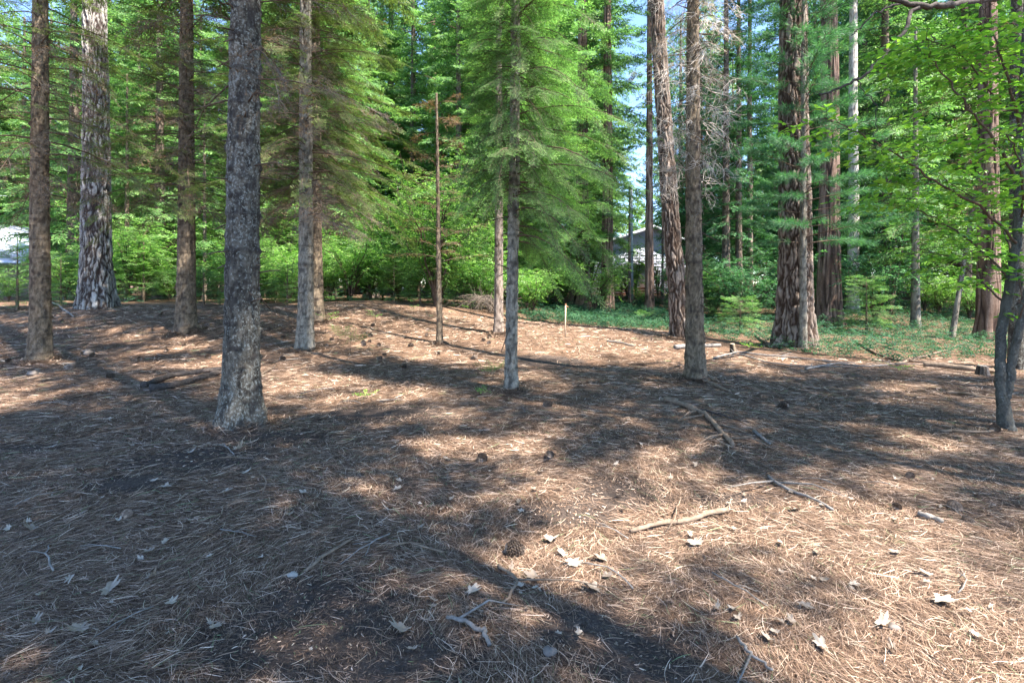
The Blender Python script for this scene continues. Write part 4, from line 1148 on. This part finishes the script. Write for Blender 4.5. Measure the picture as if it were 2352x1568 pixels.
# siding ridges
for k in range(17): box(w, -W2, W2, -.015, .0, -.2 + k * .19, -.2 + k * .19 + .012)
w.build('wall', M['wall'], root)
r_ = MB()
def slab(mb, a, b, y0, y1, t):
    V = [(a[0], y0, a[1]), (b[0], y0, b[1]), (b[0], y1, b[1]), (a[0], y1, a[1])]
    V += [(q[0], q[1], q[2] + t) for q in V]
    mb.add(V, [(0,3,2,1),(4,5,6,7),(0,1,5,4),(1,2,6,5),(2,3,7,6),(3,0,4,7)], .5)
slab(r_, (-W2 - .4, 2.80), (.5, 4.22), -.4, 7.3, .12); slab(r_, (.503, 4.22), (W2 + .4, 2.80), -.4, 7.3, .12)
r_.build('roof', M['roofbrown'], root)
f_ = MB(); slab(f_, (-W2 - .42, 2.74), (.5, 4.16), -.44, -.405, .20); slab(f_, (.503, 4.16), (W2 + .42, 2.74), -.44, -.405, .20); f_.build('fascia', M['white'], root)
pr = empty('porch', (0, 0, 0)); pr.parent = root
pm = MB(); slab(pm, (-2.4, 1.45), (-.55, 2.05), -.45, -.05, .07); slab(pm, (-.547, 2.05), (.9, 1.35), -.45, -.05, .07)
bpy.data.objects.remove(pr)
pm.build('porch_roof', M['trimdark'], root)
for xx in (-2.2, .7, -1.1):
    q = MB(); box(q, xx - .05, xx + .05, -.42, -.33, -.3, 1.45); q.build('porch_post', M['trimdark'], root)
q = MB(); box(q, -.35, .35, -.06, -.02, 0, 1.9); q.build('door', M['white'], root)
for x0 in (-2.4, 1.2):
    q = MB(); box(q, x0, x0 + .8, -.07, -.03, .8, 1.7); wn = q.build('window', M['white'], root)
    q = MB(); box(q, x0 + .07, x0 + .73, -.085, -.072, .87, 1.63); q.build('pane', M['glass'], wn)
# red brown board fence before the house
fx = (1460 - CX) / FPX * 28; root = empty('board_fence', (fx, 28, gz(fx, 28))); tag(root, 'low red brown board fence in front of the pale house', 'fence')
for k in range(3):
    q = MB(); box(q, -1.6, 1.6, -.02, .02, .05 + k * .16, .17 + k * .16); q.build('board', M['redwood'], root)
for k in range(5):
    q = MB(); box(q, -1.6 + k * .76, -1.5 + k * .76, .022, .1, -.2, .6); q.build('post', M['redwood'], root)

# left roof
lx = (-60 - CX) / FPX * 23; ly = 23.0
root = empty('house', (lx, ly, gz(lx, ly))); tag(root, 'house with a pale metal roof at the left edge', 'house')
base = gz(lx, ly)
zt = CAMZ - (500 - HY) / FPX * 23 - base; ze = CAMZ - (604 - HY) / FPX * 23 - base
w = MB(); box(w, -5, 1.7, .3, 7, -.3, ze - .05); w.build('wall', M['roofbrown'], root)
r_ = MB(); slab(r_, (-2.2, zt), (2.75, ze - .02), -.3, 7.5, .08); slab(r_, (-7.0, ze - .02), (-2.203, zt), -.3, 7.5, .08)
# hipped front plane
V = [(-7.0, -.3, ze), (2.75, -.3, ze), (-2.2, 2.6, zt + .12)]
r_.add([(-7.0, -.6, ze - .04), (2.85, -.6, ze - .04), (2.3, .9, ze + .75 * (zt - ze) * .28 + .1), (-2.2, 2.4, zt + .12)], [(0, 1, 2, 3)], .5)
r_.build('roof', M['roofpale'], root)
q = MB(); box(q, -7.0, 2.85, -.66, -.60, ze - .16, ze - .02); q.build('gutter', M['trimdark'], root)
q = MB(); box(q, -1.2, .1, .24, .29, .7, 1.5); wn = q.build('window', M['white'], root)
q = MB(); box(q, -1.1, 0, .22, .237, .78, 1.42); q.build('pane', M['glass'], wn)

# white utility pole
ux = (1451 - CX) / FPX * 25; root = empty('utility_pole', (ux, 25, gz(ux, 25))); tag(root, 'white pole standing in front of the pale house', 'pole')
q = MB(); tube(q, [(0, 0, -.3), (0, 0, 2.5), (-.03, 0, 5.7)], [.085, .08, .065], 12); q.build('shaft', M['white'], root)
q = MB(); tube(q, [(-.03, -.12, 5.55), (-.03, .12, 5.55)], [.02, .02], 8); tube(q, [(-.03, 0, 5.7), (-.03, 0, 5.78)], [.07, .05], 10); q.build('cap', M['trimdark'], root)

for (a_, b_, lab) in [((-60, 130, 20), (200, 335, 20), 'pale overhead wire sloping behind the slim left edge fir'), ((-40, 448, 26), (60, 452, 26), 'pale overhead wire low at the left edge')]:
    q = MB(); A0, A1 = np.array(A(*a_)), np.array(A(*b_)); s = np.linspace(0, 1, 9)[:, None]
    # the wire runs on into the trees on both sides
    dv_ = A1 - A0
    pts = A0 - dv_ * .6 + dv_ * 2.2 * s; pts[:, 2] -= (.25 * 4 * (s * (1 - s))).ravel() - .25
    tube(q, pts, .012, 6); o = q.build('overhead_wire', M['white']); tag(o, lab, 'wire', 'overhead wires')

# wooden stake
p = P(1298, 776); root = empty('wooden_stake', p); tag(root, 'thin pale wooden survey stake on the sunny mound', 'stake')
q = MB(); H_ = 76 / FPX * p.y
V = []; 
tube(q, [(0, 0, -.05), (.004, 0, H_ * .5), (.012, 0, H_)], [.016, .016, .015], 4); q.build('shaft', M['wood'], root)
q = MB(); tube(q, [(.012, 0, H_), (.012, 0, H_ + .018)], [.021, .016], 4); tube(q, [(.015, -.002, H_ - .03), (.05, -.002, H_ - .035), (.075, .003, H_ - .06)], [.012, .010, .006], 4); q.build('ribbon', M['redwood'], root)

# dark stump on the rise, small stumps
def stump(px, r, h, label, bark='b_far', seed=1, lean=(0, 0)):
    p = P(*px); root = empty('tree_stump', p); tag(root, label, 'stump', 'tree stumps')
    me, ax_, _ = trunk_mesh('stump_body', M[bark], h, r, r * .85, seed, 'cedar', h, .35, lean, (0, 0), 30, .02)
    link('stump_body', me, root)
    q = MB(); c = ax_(h); tube(q, [c + [0, 0, .002], c + [0, 0, .012]], [r * .8, r * .78], 20); q.build('cut_face', M['wood'] if bark != 'b_far' else M['greystick'], root)
stump((852, 684), .34, .22, 'dark weathered stump on the rise left of the leafy shrub')
stump((2203, 1052 / 1.306 + 0), .06, .2, 'small sawn stub right of the dead mossy tree', 'b_brown', 2) if False else None
stump((1684, 810), .055, .17, 'small sawn stub between the dead mossy tree and the massive pine', 'b_brown', 3, (-.1, 0))
stump((2256, 862), .075, .14, 'small dark stub left of the forked tree foot', 'b_far', 4)

# ------------------------------------------------------------------ fallen branches
LM = [(92, 828, 'the slim left edge fir'), (222, 706, 'the huge furrowed pine'), (428, 762, 'the straight brown fir'), (550, 978, 'the thick lichen fir'), (702, 803, 'the grey ringed fir'),
      (1008, 790, 'the thin dead sapling'), (1174, 898, 'the middle fir'), (1298, 776, 'the stake'), (1597, 872, 'the dead mossy tree'), (1826, 800, 'the massive pine'), (2312, 988, 'the forked tree foot'),
      (1550, 1210, 'the smooth brown stick'), (1620, 970, 'the broken forked branch'), (1184, 1278, 'the dark open pine cone'), (2195, 1175, 'the shredded pine cone'), (1090, 1450, 'the bluish grey twig'),
      (1262, 1502, 'the pinkish stone'), (672, 1328, 'the egg shaped stone'), (185, 1458, 'the lobed leaf at bottom left'), (342, 1192, 'the crumpled pale leaf'), (565, 1092, 'the white leaf on soil'),
      (1108, 1060, 'the middle shaded cone'), (430, 880, 'the pair of dark fallen limbs'), (2052, 1452, 'the bottom right grey stone'), (1798, 940, 'the pale fat cone'), (158, 850, 'the greyish cone'),
      (870, 950, 'the oval dark soil patch'), (1840, 1130, 'the forked grey twig'), (1740, 1530, 'the curved twig at bottom right'), (60, 1030, 'the left edge leaf'), (2140, 1200, 'the stubby grey stick'),
      (90, 1400, 'the bottom left corner'), (450, 1500, 'the bottom edge left of the dark soil'), (720, 1450, 'the big dark soil patch'), (2300, 1500, 'the bottom right corner'), (2300, 1250, 'the right edge below the forked tree')]
_cnt = {}
def near_label(kind, xd, yd):
    b_ = min(LM, key=lambda q: (q[0] - xd) ** 2 + 4 * (q[1] - yd) ** 2)
    dx, dy = xd - b_[0], yd - b_[1]
    w = ('right of ' if dx > 0 else 'left of ') if abs(dx) > abs(dy) * 1.3 else ('below ' if dy > 0 else 'above ')
    k = (kind, w, b_[2]); _cnt[k] = _cnt.get(k, 0) + 1; n_ = _cnt[k]
    return (['', 'second ', 'third ', 'fourth ', 'fifth ', 'sixth ', 'seventh ', 'eighth ', 'ninth ', 'tenth ', 'eleventh ', 'twelfth ', 'thirteenth ', 'fourteenth ', 'fifteenth ', 'sixteenth ', 'seventeenth ', 'eighteenth ', 'nineteenth ', 'twentieth ', 'twenty first ', 'twenty second '][min(n_, 22) - 1] + kind + ' lying ' + w + b_[2]).strip()

def fallen(chain, r0, r1, label, mat='stick', twigs=0, seed=0, lift=.6, name='fallen_branch', group='branches lying on the needles', wob=.012):
    rs = np.random.RandomState(seed + 500)
    pts = [P(x, y) for x, y in chain]
    o0 = pts[0]; P0 = np.array([[q.x, q.y, q.z] for q in pts])
    m = max(8, len(P0) * 6); s = np.linspace(0, len(P0) - 1, m); i0 = np.clip(s.astype(int), 0, len(P0) - 2); f = (s - i0)[:, None]
    pp = P0[i0] * (1 - f) + P0[i0 + 1] * f
    pp[:, :2] += np.cumsum(rs.randn(m, 2), axis=0) * wob * .35
    rr = np.linspace(r0, r1, m) * (1 + .10 * rs.randn(m))
    pp[:, 2] = ground_z(pp[:, 0], pp[:, 1]) + rr * lift + .012 + .01 * np.abs(np.sin(s * 2))
    root = empty(name, o0); tag(root, label, 'branch', group)
    q = MB(); tube(q, pp - P0[0], rr, 10); q.build('stem', M[mat], root, smooth=True)
    if twigs:
        t = MB()
        for k in range(twigs):
            j = rs.randint(1, m - 1); tg = pp[min(m - 1, j + 1)] - pp[j - 1]; tg /= np.linalg.norm(tg)
            sd = np.array([-tg[1], tg[0], 0]) * rs.choice([-1, 1]); L = .15 + .45 * rs.rand()
            a_ = pp[j] - P0[0]; dd = tg * .6 + sd * .8
            e = a_ + dd * L; mid_ = a_ + dd * L * .5 + [0, 0, .05 * rs.rand()]
            gzv = gz(e[0] + P0[0][0], e[1] + P0[0][1]) - P0[0][2]; e[2] = gzv + .01 + .12 * rs.rand() ** 2
            tube(t, [a_, mid_, e], [min(.012, r1 * .7 + .001), min(.008, r1 * .45 + .001), .0015], 5)
        t.build('side_twigs', M[mat], root)
    return root
FB = [
 ([(330, 892), (400, 868), (470, 858), (520, 852)], .042, .03, 'dark fallen limb, upper one of the pair left of the thick lichen fir', 'darkstick', 1),
 ([(345, 900), (400, 893), (440, 880), (500, 862), (560, 848)], .048, .034, 'dark fallen limb, lower one of the pair left of the thick lichen fir', 'darkstick', 3),
 ([(600, 862), (632, 843)], .012, .006, 'short dark stick poking out right of the thick lichen fir', 'stick', 0),
 ([(1447, 1230), (1520, 1214), (1600, 1200), (1662, 1183)], .011, .016, 'smooth brown stick lying in the sunny foreground', 'stick', 0),
 ([(1530, 922), (1580, 942), (1610, 958), (1645, 1000), (1668, 1030)], .03, .018, 'broken forked branch lying below the dead mossy tree', 'stick', 5),
 ([(1580, 940), (1650, 955), (1720, 975)], .012, .006, 'thin dark side stick beside the broken forked branch', 'darkstick', 2),
 ([(1550, 802), (1600, 799), (1655, 797)], .05, .035, 'pale rotten log behind the dead mossy tree', 'greystick', 0),
 ([(1395, 785), (1430, 790), (1455, 797)], .018, .012, 'little weathered stick on the sunny mound', 'greystick', 0),
 ([(1735, 772), (1760, 790), (1785, 800)], .035, .03, 'short pale pole end leaning left of the massive pine foot', 'stick', 0),
 ([(1640, 825), (1700, 812), (1800, 822), (1900, 832), (1970, 838)], .018, .008, 'long thin branch lying across the front of the massive pine', 'greystick', 10),
 ([(1700, 815), (1760, 835), (1860, 845), (1930, 845)], .014, .006, 'thin grey branch nearest the camera before the massive pine', 'greystick', 8),
 ([(1850, 850), (1920, 838), (2000, 845), (2080, 838)], .02, .008, 'branchy stick right of the massive pine foot', 'greystick', 10),
 ([(1960, 780), (2010, 815), (2060, 830), (2150, 838)], .03, .015, 'dark fallen limb at the edge of the ivy', 'stick', 9),
 ([(2060, 840), (2130, 820), (2190, 800), (2250, 775)], .022, .008, 'dark branch rising out of the ivy', 'stick', 6),
 ([(2120, 842), (2200, 850), (2290, 860)], .05, .035, 'low rotting log along the ivy edge', 'stick', 2),
 ([(2170, 905), (2230, 912), (2290, 920)], .02, .012, 'stick on the shaded needles left of the forked tree', 'stick', 1),
 ([(2160, 995), (2230, 998), (2290, 990)], .014, .01, 'dark stick beside the forked tree foot', 'stick', 1),
 ([(1765, 1098), (1800, 1125), (1850, 1145), (1915, 1175)], .010, .008, 'forked grey twig right of the smooth brown stick', 'greystick', 2),
 ([(1730, 995), (1765, 1025)], .016, .010, 'short stick right of the broken forked branch', 'greystick', 0),
 ([(2110, 1190), (2170, 1212)], .016, .012, 'stubby grey stick in the dappled right foreground', 'greystick', 0),
 ([(1030, 1432), (1080, 1445), (1130, 1462), (1155, 1492)], .007, .008, 'bluish grey twig in the bottom middle', 'greystick', 1),
 ([(1145, 1310), (1200, 1350), (1160, 1400)], .008, .005, 'bent dark twig above the bluish grey twig', 'stick', 1),
 ([(700, 1322), (760, 1270), (800, 1245)], .009, .006, 'thin dark twig in the shaded left foreground', 'stick', 0),
 ([(1690, 1475), (1710, 1520), (1760, 1560)], .006, .005, 'curved grey twig at the bottom right', 'greystick', 1),
 ([(1620, 880), (1680, 905)], .03, .014, 'dark chunk of wood at the foot of the dead mossy tree', 'stick', 1),
 ([(100, 690), (140, 712), (165, 730)], .03, .02, 'dead pole sloping down behind the slim left edge fir', 'greystick', 2),
 ([(590, 1090 - 55), (600, 1030)], .006, .004, 'tiny stick on the dark soil patch', 'stick', 0),
 ([(1055, 1045), (1010, 1038), (985, 1042)], .006, .004, 'tiny stick on needles below the middle fir', 'stick', 0),
]
for i, (ch, a_, b_, lab, mt, tw) in enumerate(FB[:26]):
    fallen(ch, a_, b_, lab, mt, tw, i)
# small loose twigs, countable, copied
rs = random.Random(12)
tw_mesh = []
for k in range(4):
    q = MB(); s = np.linspace(0, 1, 7); rsx = np.random.RandomState(600 + k)
    pp = np.stack([s * .24, .02 * np.sin(s * 3 + k) + rsx.randn(7) * .003, .012 + .02 * np.sin(s * 3.1)], 1)
    tube(q, pp, np.linspace(.0035, .0018, 7), 6); j = 3
    tube(q, [pp[j], pp[j] + [.03, .02, .006], pp[j] + [.07, .035, .0]], [.002, .0016, .001], 5)
    tw_mesh.append(q.mesh('twig', M['greystick'] if k % 2 else M['stick'], True))
side = lambda xd: 'left' if xd < 800 else 'middle' if xd < 1500 else 'right'
depth = lambda yd: 'far part of the floor' if yd < 900 else 'middle of the floor' if yd < 1150 else 'foreground'
for i in range(60):
    xd = rs.uniform(20, 2330); yd = 1540 - 760 * rs.random() ** .7
    if 1100 < xd < 2000 and rs.random() < .2: continue
    p = P(xd, yd)
    if p.x > 4.2 and p.y > 9: continue
    o = bpy.data.objects.new('twig', tw_mesh[i % 4]); COL.objects.link(o); o.location = (p.x, p.y, p.z + .004)
    s = rs.uniform(.5, 1.3) * (1 + .08 * p.y); o.scale = (s, s, s); o.rotation_euler = (0, 0, rs.uniform(0, 6.28))
    tag(o, near_label('small bare twig', xd, yd), 'twig', 'small loose twigs')

# ------------------------------------------------------------------ oak leaves
def litter_leaf_mat(name, c0, c1):
    m, nt, out = nmat(name)
    oi = N(nt, 'ShaderNodeObjectInfo')
    n1 = noise(nt, 40, 4, mapped(nt, (1, 1, 1)))
    ad = N(nt, 'ShaderNodeMath', operation='MULTIPLY_ADD'); nt.links.new(n1, ad.inputs[0]); ad.inputs[1].default_value = .5
    ml = N(nt, 'ShaderNodeMath', operation='MULTIPLY'); nt.links.new(oi.outputs['Random'], ml.inputs[0]); ml.inputs[1].default_value = .5
    nt.links.new(ml.outputs[0], ad.inputs[2])
    col = ramp(nt, ad.outputs[0], [(.2, c0), (.8, c1)]).outputs[0]
    b = N(nt, 'ShaderNodeBsdfPrincipled'); b.inputs['Roughness'].default_value = .6
    nt.links.new(col, b.inputs['Base Color']); nt.links.new(b.outputs[0], out.inputs[0])
    return m
M['oak'] = litter_leaf_mat('dry_oak_leaf', (.14, .10, .07), (.36, .30, .24))
M['redbit'] = litter_leaf_mat('reddish_chip', (.35, .09, .06), (.55, .2, .1))
def oak_mesh(seed):
    rs = np.random.RandomState(seed)
    # seven pointed lobes round a broad blade, curled and torn
    n = 56; t = np.arange(n) / n * 2 * np.pi; V = [(0, 0, .004)]
    lob = np.abs(np.cos(t * 3.5 + .02 * seed)) ** 1.3
    rr = (.027 + .017 * lob) * (1 + .25 * np.cos(t)) * (.85 + .25 * rs.rand(n))
    cut = rs.rand() * 6.28; rr = np.where(np.abs((t - cut + np.pi) % (2 * np.pi) - np.pi) < .35 * rs.rand() + .1, rr * .5, rr)
    cu = 6 + 10 * rs.rand(); az = rs.rand() * 3.1; tw = 4 * rs.randn()
    for ring in (.5, 1.0):
        for k in range(n):
            x = rr[k] * ring * math.cos(t[k]) * 1.5; y = rr[k] * ring * math.sin(t[k]) * .8
            u = x * math.cos(az) + y * math.sin(az)
            V.append((x, y, .004 + cu * u * u + tw * x * y + .003 * math.sin(5 * t[k] + seed) * ring))
    F = []
    for k in range(n):
        m_ = (k + 1) % n; F.append((0, 1 + k, 1 + m_, 1 + m_)); F.append((1 + k, 1 + n + k, 1 + n + m_, 1 + m_))
    q = MB(); q.add(V, F, .5)
    tube(q, [(-.03, 0, .006), (-.06, .004, .010), (-.075, .002, .006)], [.0012, .001, .0008], 4)
    return q.mesh('oak_leaf', M['oak'])
oaks = [oak_mesh(k) for k in range(6)]
OAK = [(545, 1040, 'pale dry oak leaf right below the thick lichen fir'), (360, 990, 'pale dry oak leaf left of the thick lichen fir foot'), (565, 1092, 'white oak leaf below the dark soil patch'),
       (342, 1192, 'crumpled pale oak leaf in the left foreground shade'), (75, 1222, 'lobed pale oak leaf near the left edge'), (185, 1458, 'pale lobed oak leaf at the bottom left'),
       (665, 1190, 'small pale oak leaf left of the middle shade'), (1262, 1250, 'big tan lobed oak leaf above the pine cone'), (1310, 1305, 'pale lobed oak leaf right of the pine cone'),
       (1085, 1368, 'broad pale oak leaf left of the bent twig'), (925, 1465, 'crumpled white oak leaf over dark soil at bottom'), (1380, 1296, 'tan oak leaf in the shade left of the sunlit patch'),
       (1825, 1180, 'bright white oak leaf below the forked grey twig'), (2245, 1145, 'bright oak leaf in the sunny right foreground'), (1360, 1362, 'pale oak leaf at the edge of the dark soil'),
       (110, 1035, 'pale leaf near the left edge on sunlit needles'), (1022, 1108, 'small white leaf in the middle shade'), (1025, 1060, 'little white leaf below the middle fir'),
       (820, 1012, 'tan oak leaf on the needles right of the thick fir'), (1890, 1505, 'white oak leaf at bottom right of the sunlit patch'), (2025, 1450, 'pale torn oak leaf in bottom right sunlight'),
       (2165, 1395, 'pale oak leaf in the dappled bottom right'), (380, 1128, 'pale oak leaf in left shade'), (250, 1370, 'long pale greenish oak leaf at lower left'), (2060, 1280, 'pale leaf half under needles at the right'),
       (1600, 1255, 'large pale leaf below the smooth brown stick'), (1230, 1340, 'pale oak leaf just below the pine cone'), (700, 1140, 'small pale leaf right of the white oak leaf')]
rs = random.Random(77)
def leaf_at(xd, yd, label, s=1.0, group='dry oak leaves'):
    p = P(xd, yd); o = bpy.data.objects.new('oak_leaf', oaks[rs.randrange(6)]); COL.objects.link(o)
    o.location = (p.x, p.y, p.z + .022); o.rotation_euler = (rs.uniform(-.3, .3), rs.uniform(-.3, .3), rs.uniform(0, 6.28)); o.scale = (s, s, s)
    tag(o, label, 'leaf', group)
for xd, yd, lab in OAK: leaf_at(xd, yd, lab, rs.uniform(.6, .9))
for i in range(150):
    xd = rs.uniform(5, 2345); yd = 1560 - 640 * rs.random() ** .8
    leaf_at(xd, yd, near_label('small dry leaf', xd, yd), rs.uniform(.2, .55), 'scattered small dry leaves')

# ------------------------------------------------------------------ pine cones
def cone_mesh():
    q = MB(); rsx = np.random.RandomState(5)
    s = np.linspace(0, 1, 9); tube(q, np.stack([s * .085 - .04, s * 0, s * 0], 1), .024 * np.sin(np.pi * (s * .85 + .1)) ** .7 * .62, 10, .2)
    n = 110
    for i in range(n):
        t = (i + .5) / n; a_ = i * 2.39996; r = .026 * math.sin(math.pi * (t * .84 + .1)) ** .7
        d = np.array([.45, math.cos(a_), math.sin(a_)]); d /= np.linalg.norm(d)
        o = np.array([t * .085 - .045, math.cos(a_) * r * .45, math.sin(a_) * r * .45]); sd = np.array([0, -math.sin(a_), math.cos(a_)])
        L = r * .95 + .004; w = .0075
        tip = o + d * L
        nn = np.cross(d, sd)
        V = [o - sd * w * .4, o + sd * w * .4, tip + sd * w, tip - sd * w, tip + d * .003 + nn * .003]
        V2 = V + [v - nn * .0022 for v in V[:4]]
        q.add(V2, [(0, 1, 2, 3), (3, 2, 4, 4), (8, 7, 6, 5), (3, 8, 7, 2), (7, 8, 4, 4)], .2 + .7 * rsx.rand())
    return q
m, nt, out = nmat('pine_cone_scales')
c = ramp(nt, attr(nt, 'rnd'), [(0.1, (.10, .068, .05)), (.9, (.38, .28, .21))]).outputs[0]
b = N(nt, 'ShaderNodeBsdfPrincipled'); b.inputs['Roughness'].default_value = .7; nt.links.new(c, b.inputs['Base Color']); nt.links.new(b.outputs[0], out.inputs[0]); M['cone'] = m
cm = cone_mesh().mesh('pine_cone', M['cone'])
CN = [(1184, 1278, 'dark open pine cone below the tan lobed oak leaf', 1.15), (1108, 1060, 'pine cone in the shade of the middle ground', 1.1), (2195, 1175, 'large shredded pine cone in the right dappled light', 0.9),
      (158, 850, 'greyish pine cone on sunlit needles at the left', 1.5), (253, 868, 'pine cone right of the greyish one at the left', 1.2), (1798, 940, 'pale fat pine cone on needles below the massive pine', 1.27),
      (1258, 935, 'pine cone in the middle beside a sun fleck', 1.2), (2285, 992, 'reddish pine cone at the forked tree foot', 1.12), (1262, 1055, 'dark cone like knot below the middle fir', 1.0), (290, 1192, 'small dark cone left of the crumpled oak leaf', .8),
      (2090, 1100, 'small dark pine cone in right dappled light', 0.68), (2060, 1170, 'small dark pine cone left of the stubby grey stick', 0.68), (2225, 1205, 'small closed pine cone below the shredded one', 0.68)]
def cone_at(xd, yd, lab, s, group='pine cones on the needles'):
    p = P(xd, yd); o = bpy.data.objects.new('pine_cone', cm); COL.objects.link(o); o.location = (p.x, p.y, p.z + .025 * s)
    o.rotation_euler = (rs.uniform(0, 6), rs.uniform(-.5, .5), rs.uniform(0, 6.28)); o.scale = (s, s, s); tag(o, lab, 'pine cone', group)
for c_ in CN: cone_at(*c_)
for i in range(44):
    xd, yd = rs.choice([(rs.uniform(0, 520), rs.uniform(720, 835)), (rs.uniform(600, 1150), rs.uniform(740, 830)), (rs.uniform(820, 1140), rs.uniform(770, 850))])
    cone_at(xd, yd, near_label('small dark cone', xd, yd), rs.uniform(.9, 1.35), 'small dark cones on the far floor')

# stones
def stone(px, s, label, seed, c='rock'):
    p = P(*px); rsx = np.random.RandomState(seed); q = MB()
    k = 9; th = np.linspace(0, np.pi, k); V = []; n = 14
    for i in range(k):
        for j in range(n):
            a_ = j * 2 * np.pi / n; r = 1 + .16 * math.sin(3 * a_ + seed) * math.sin(th[i]) + .1 * math.sin(2 * th[i] * 2 + a_ * 2 + seed) + .05 * rsx.randn()
            V.append((r * math.sin(th[i]) * math.cos(a_) * s, r * math.sin(th[i]) * math.sin(a_) * s * .8, r * math.cos(th[i]) * s * .62))
    F = [(i * n + j, (i + 1) * n + j, (i + 1) * n + (j + 1) % n, i * n + (j + 1) % n) for i in range(k - 1) for j in range(n)]
    q.add(V, F, .5); o = q.build('stone', M[c], None, (p.x, p.y, p.z + s * .35)); tag(o, label, 'stone', 'stones on the needles')
stone((1262, 1502), .026, 'round pinkish stone at the bottom middle', 1)
stone((672, 1328), .024, 'small pale egg shaped stone in the lower left shade', 2, 'palestone')
stone((2052, 1452), .022, 'grey stone in the bottom right sunlight', 3)
stone((75, 862), .07, 'flat pale stone at the left edge behind the cone', 4)
stone((200, 815), .09, 'flat dark stone in the shaded left floor', 5)

# small green seedlings / grass tufts
def tuft(px, s, label, seed, tmn='small', mat='shrub', n=6):
    p = P(*px); root = empty('seedling', p); tag(root, label, 'seedling', 'small green seedlings')
    rsx = np.random.RandomState(seed); lv = MB(); w = MB()
    tube(w, [(0, 0, 0), (.01, 0, s * .6), (.0, .01, s)], [.004, .003, .002], 4)
    th = rsx.rand(n) * 6.283; O = np.stack([0 * th, 0 * th, s * (.4 + .6 * rsx.rand(n))], 1)
    place(lv, T[tmn], O, np.stack([np.cos(th), np.sin(th), .4 + 0 * th], 1), .5 + .5 * s, rsx, .3)
    lv.build('leaves', [M[mat], M['twig']], root); w.build('stem', M['twig'], root)
for i, (x, y, s, lab, tmn, mat) in enumerate([(1132, 872, .16, 'green fir seedling left of the middle fir foot', 'mid', 'fir'), (842, 916, .07, 'tiny bright green seedling left of the middle shade', 'small', 'leaf'),
    (1100, 908, .06, 'tiny pale seedling near the middle fir', 'small', 'shrub'), (748, 770, .45, 'thin seedling on the far floor behind the grey ringed fir', 'smallc', 'shrub'), (805, 815, .4, 'wispy seedling right of the grey ringed fir foot', 'mid', 'fir_dull'),
    (862, 745, .45, 'seedling on the rise below the dark stump', 'small', 'shrub'), (1080, 720, .35, 'weedy seedling below the dead brush', 'smallc', 'shrub'), (950, 722, .4, 'seedling left of the thin dead sapling', 'small', 'shrub'),
    (2068, 860, .12, 'small seedling at the ivy edge', 'small', 'leaf'), (1725, 806, .12, 'bright leaf sprig beside the sawn stub', 'smallc', 'leaf'), (1480, 745, .35, 'fern like sprig behind the sunny mound', 'mid', 'fir'),
    (770, 705, .5, 'leafy sprig beside the slim fir on the rise', 'smallc', 'shrub')]):
    tuft((x, y), s, lab, 700 + i, tmn, mat)
print('faces', sum(len(o.data.polygons) for o in bpy.data.objects if o.type == 'MESH'))
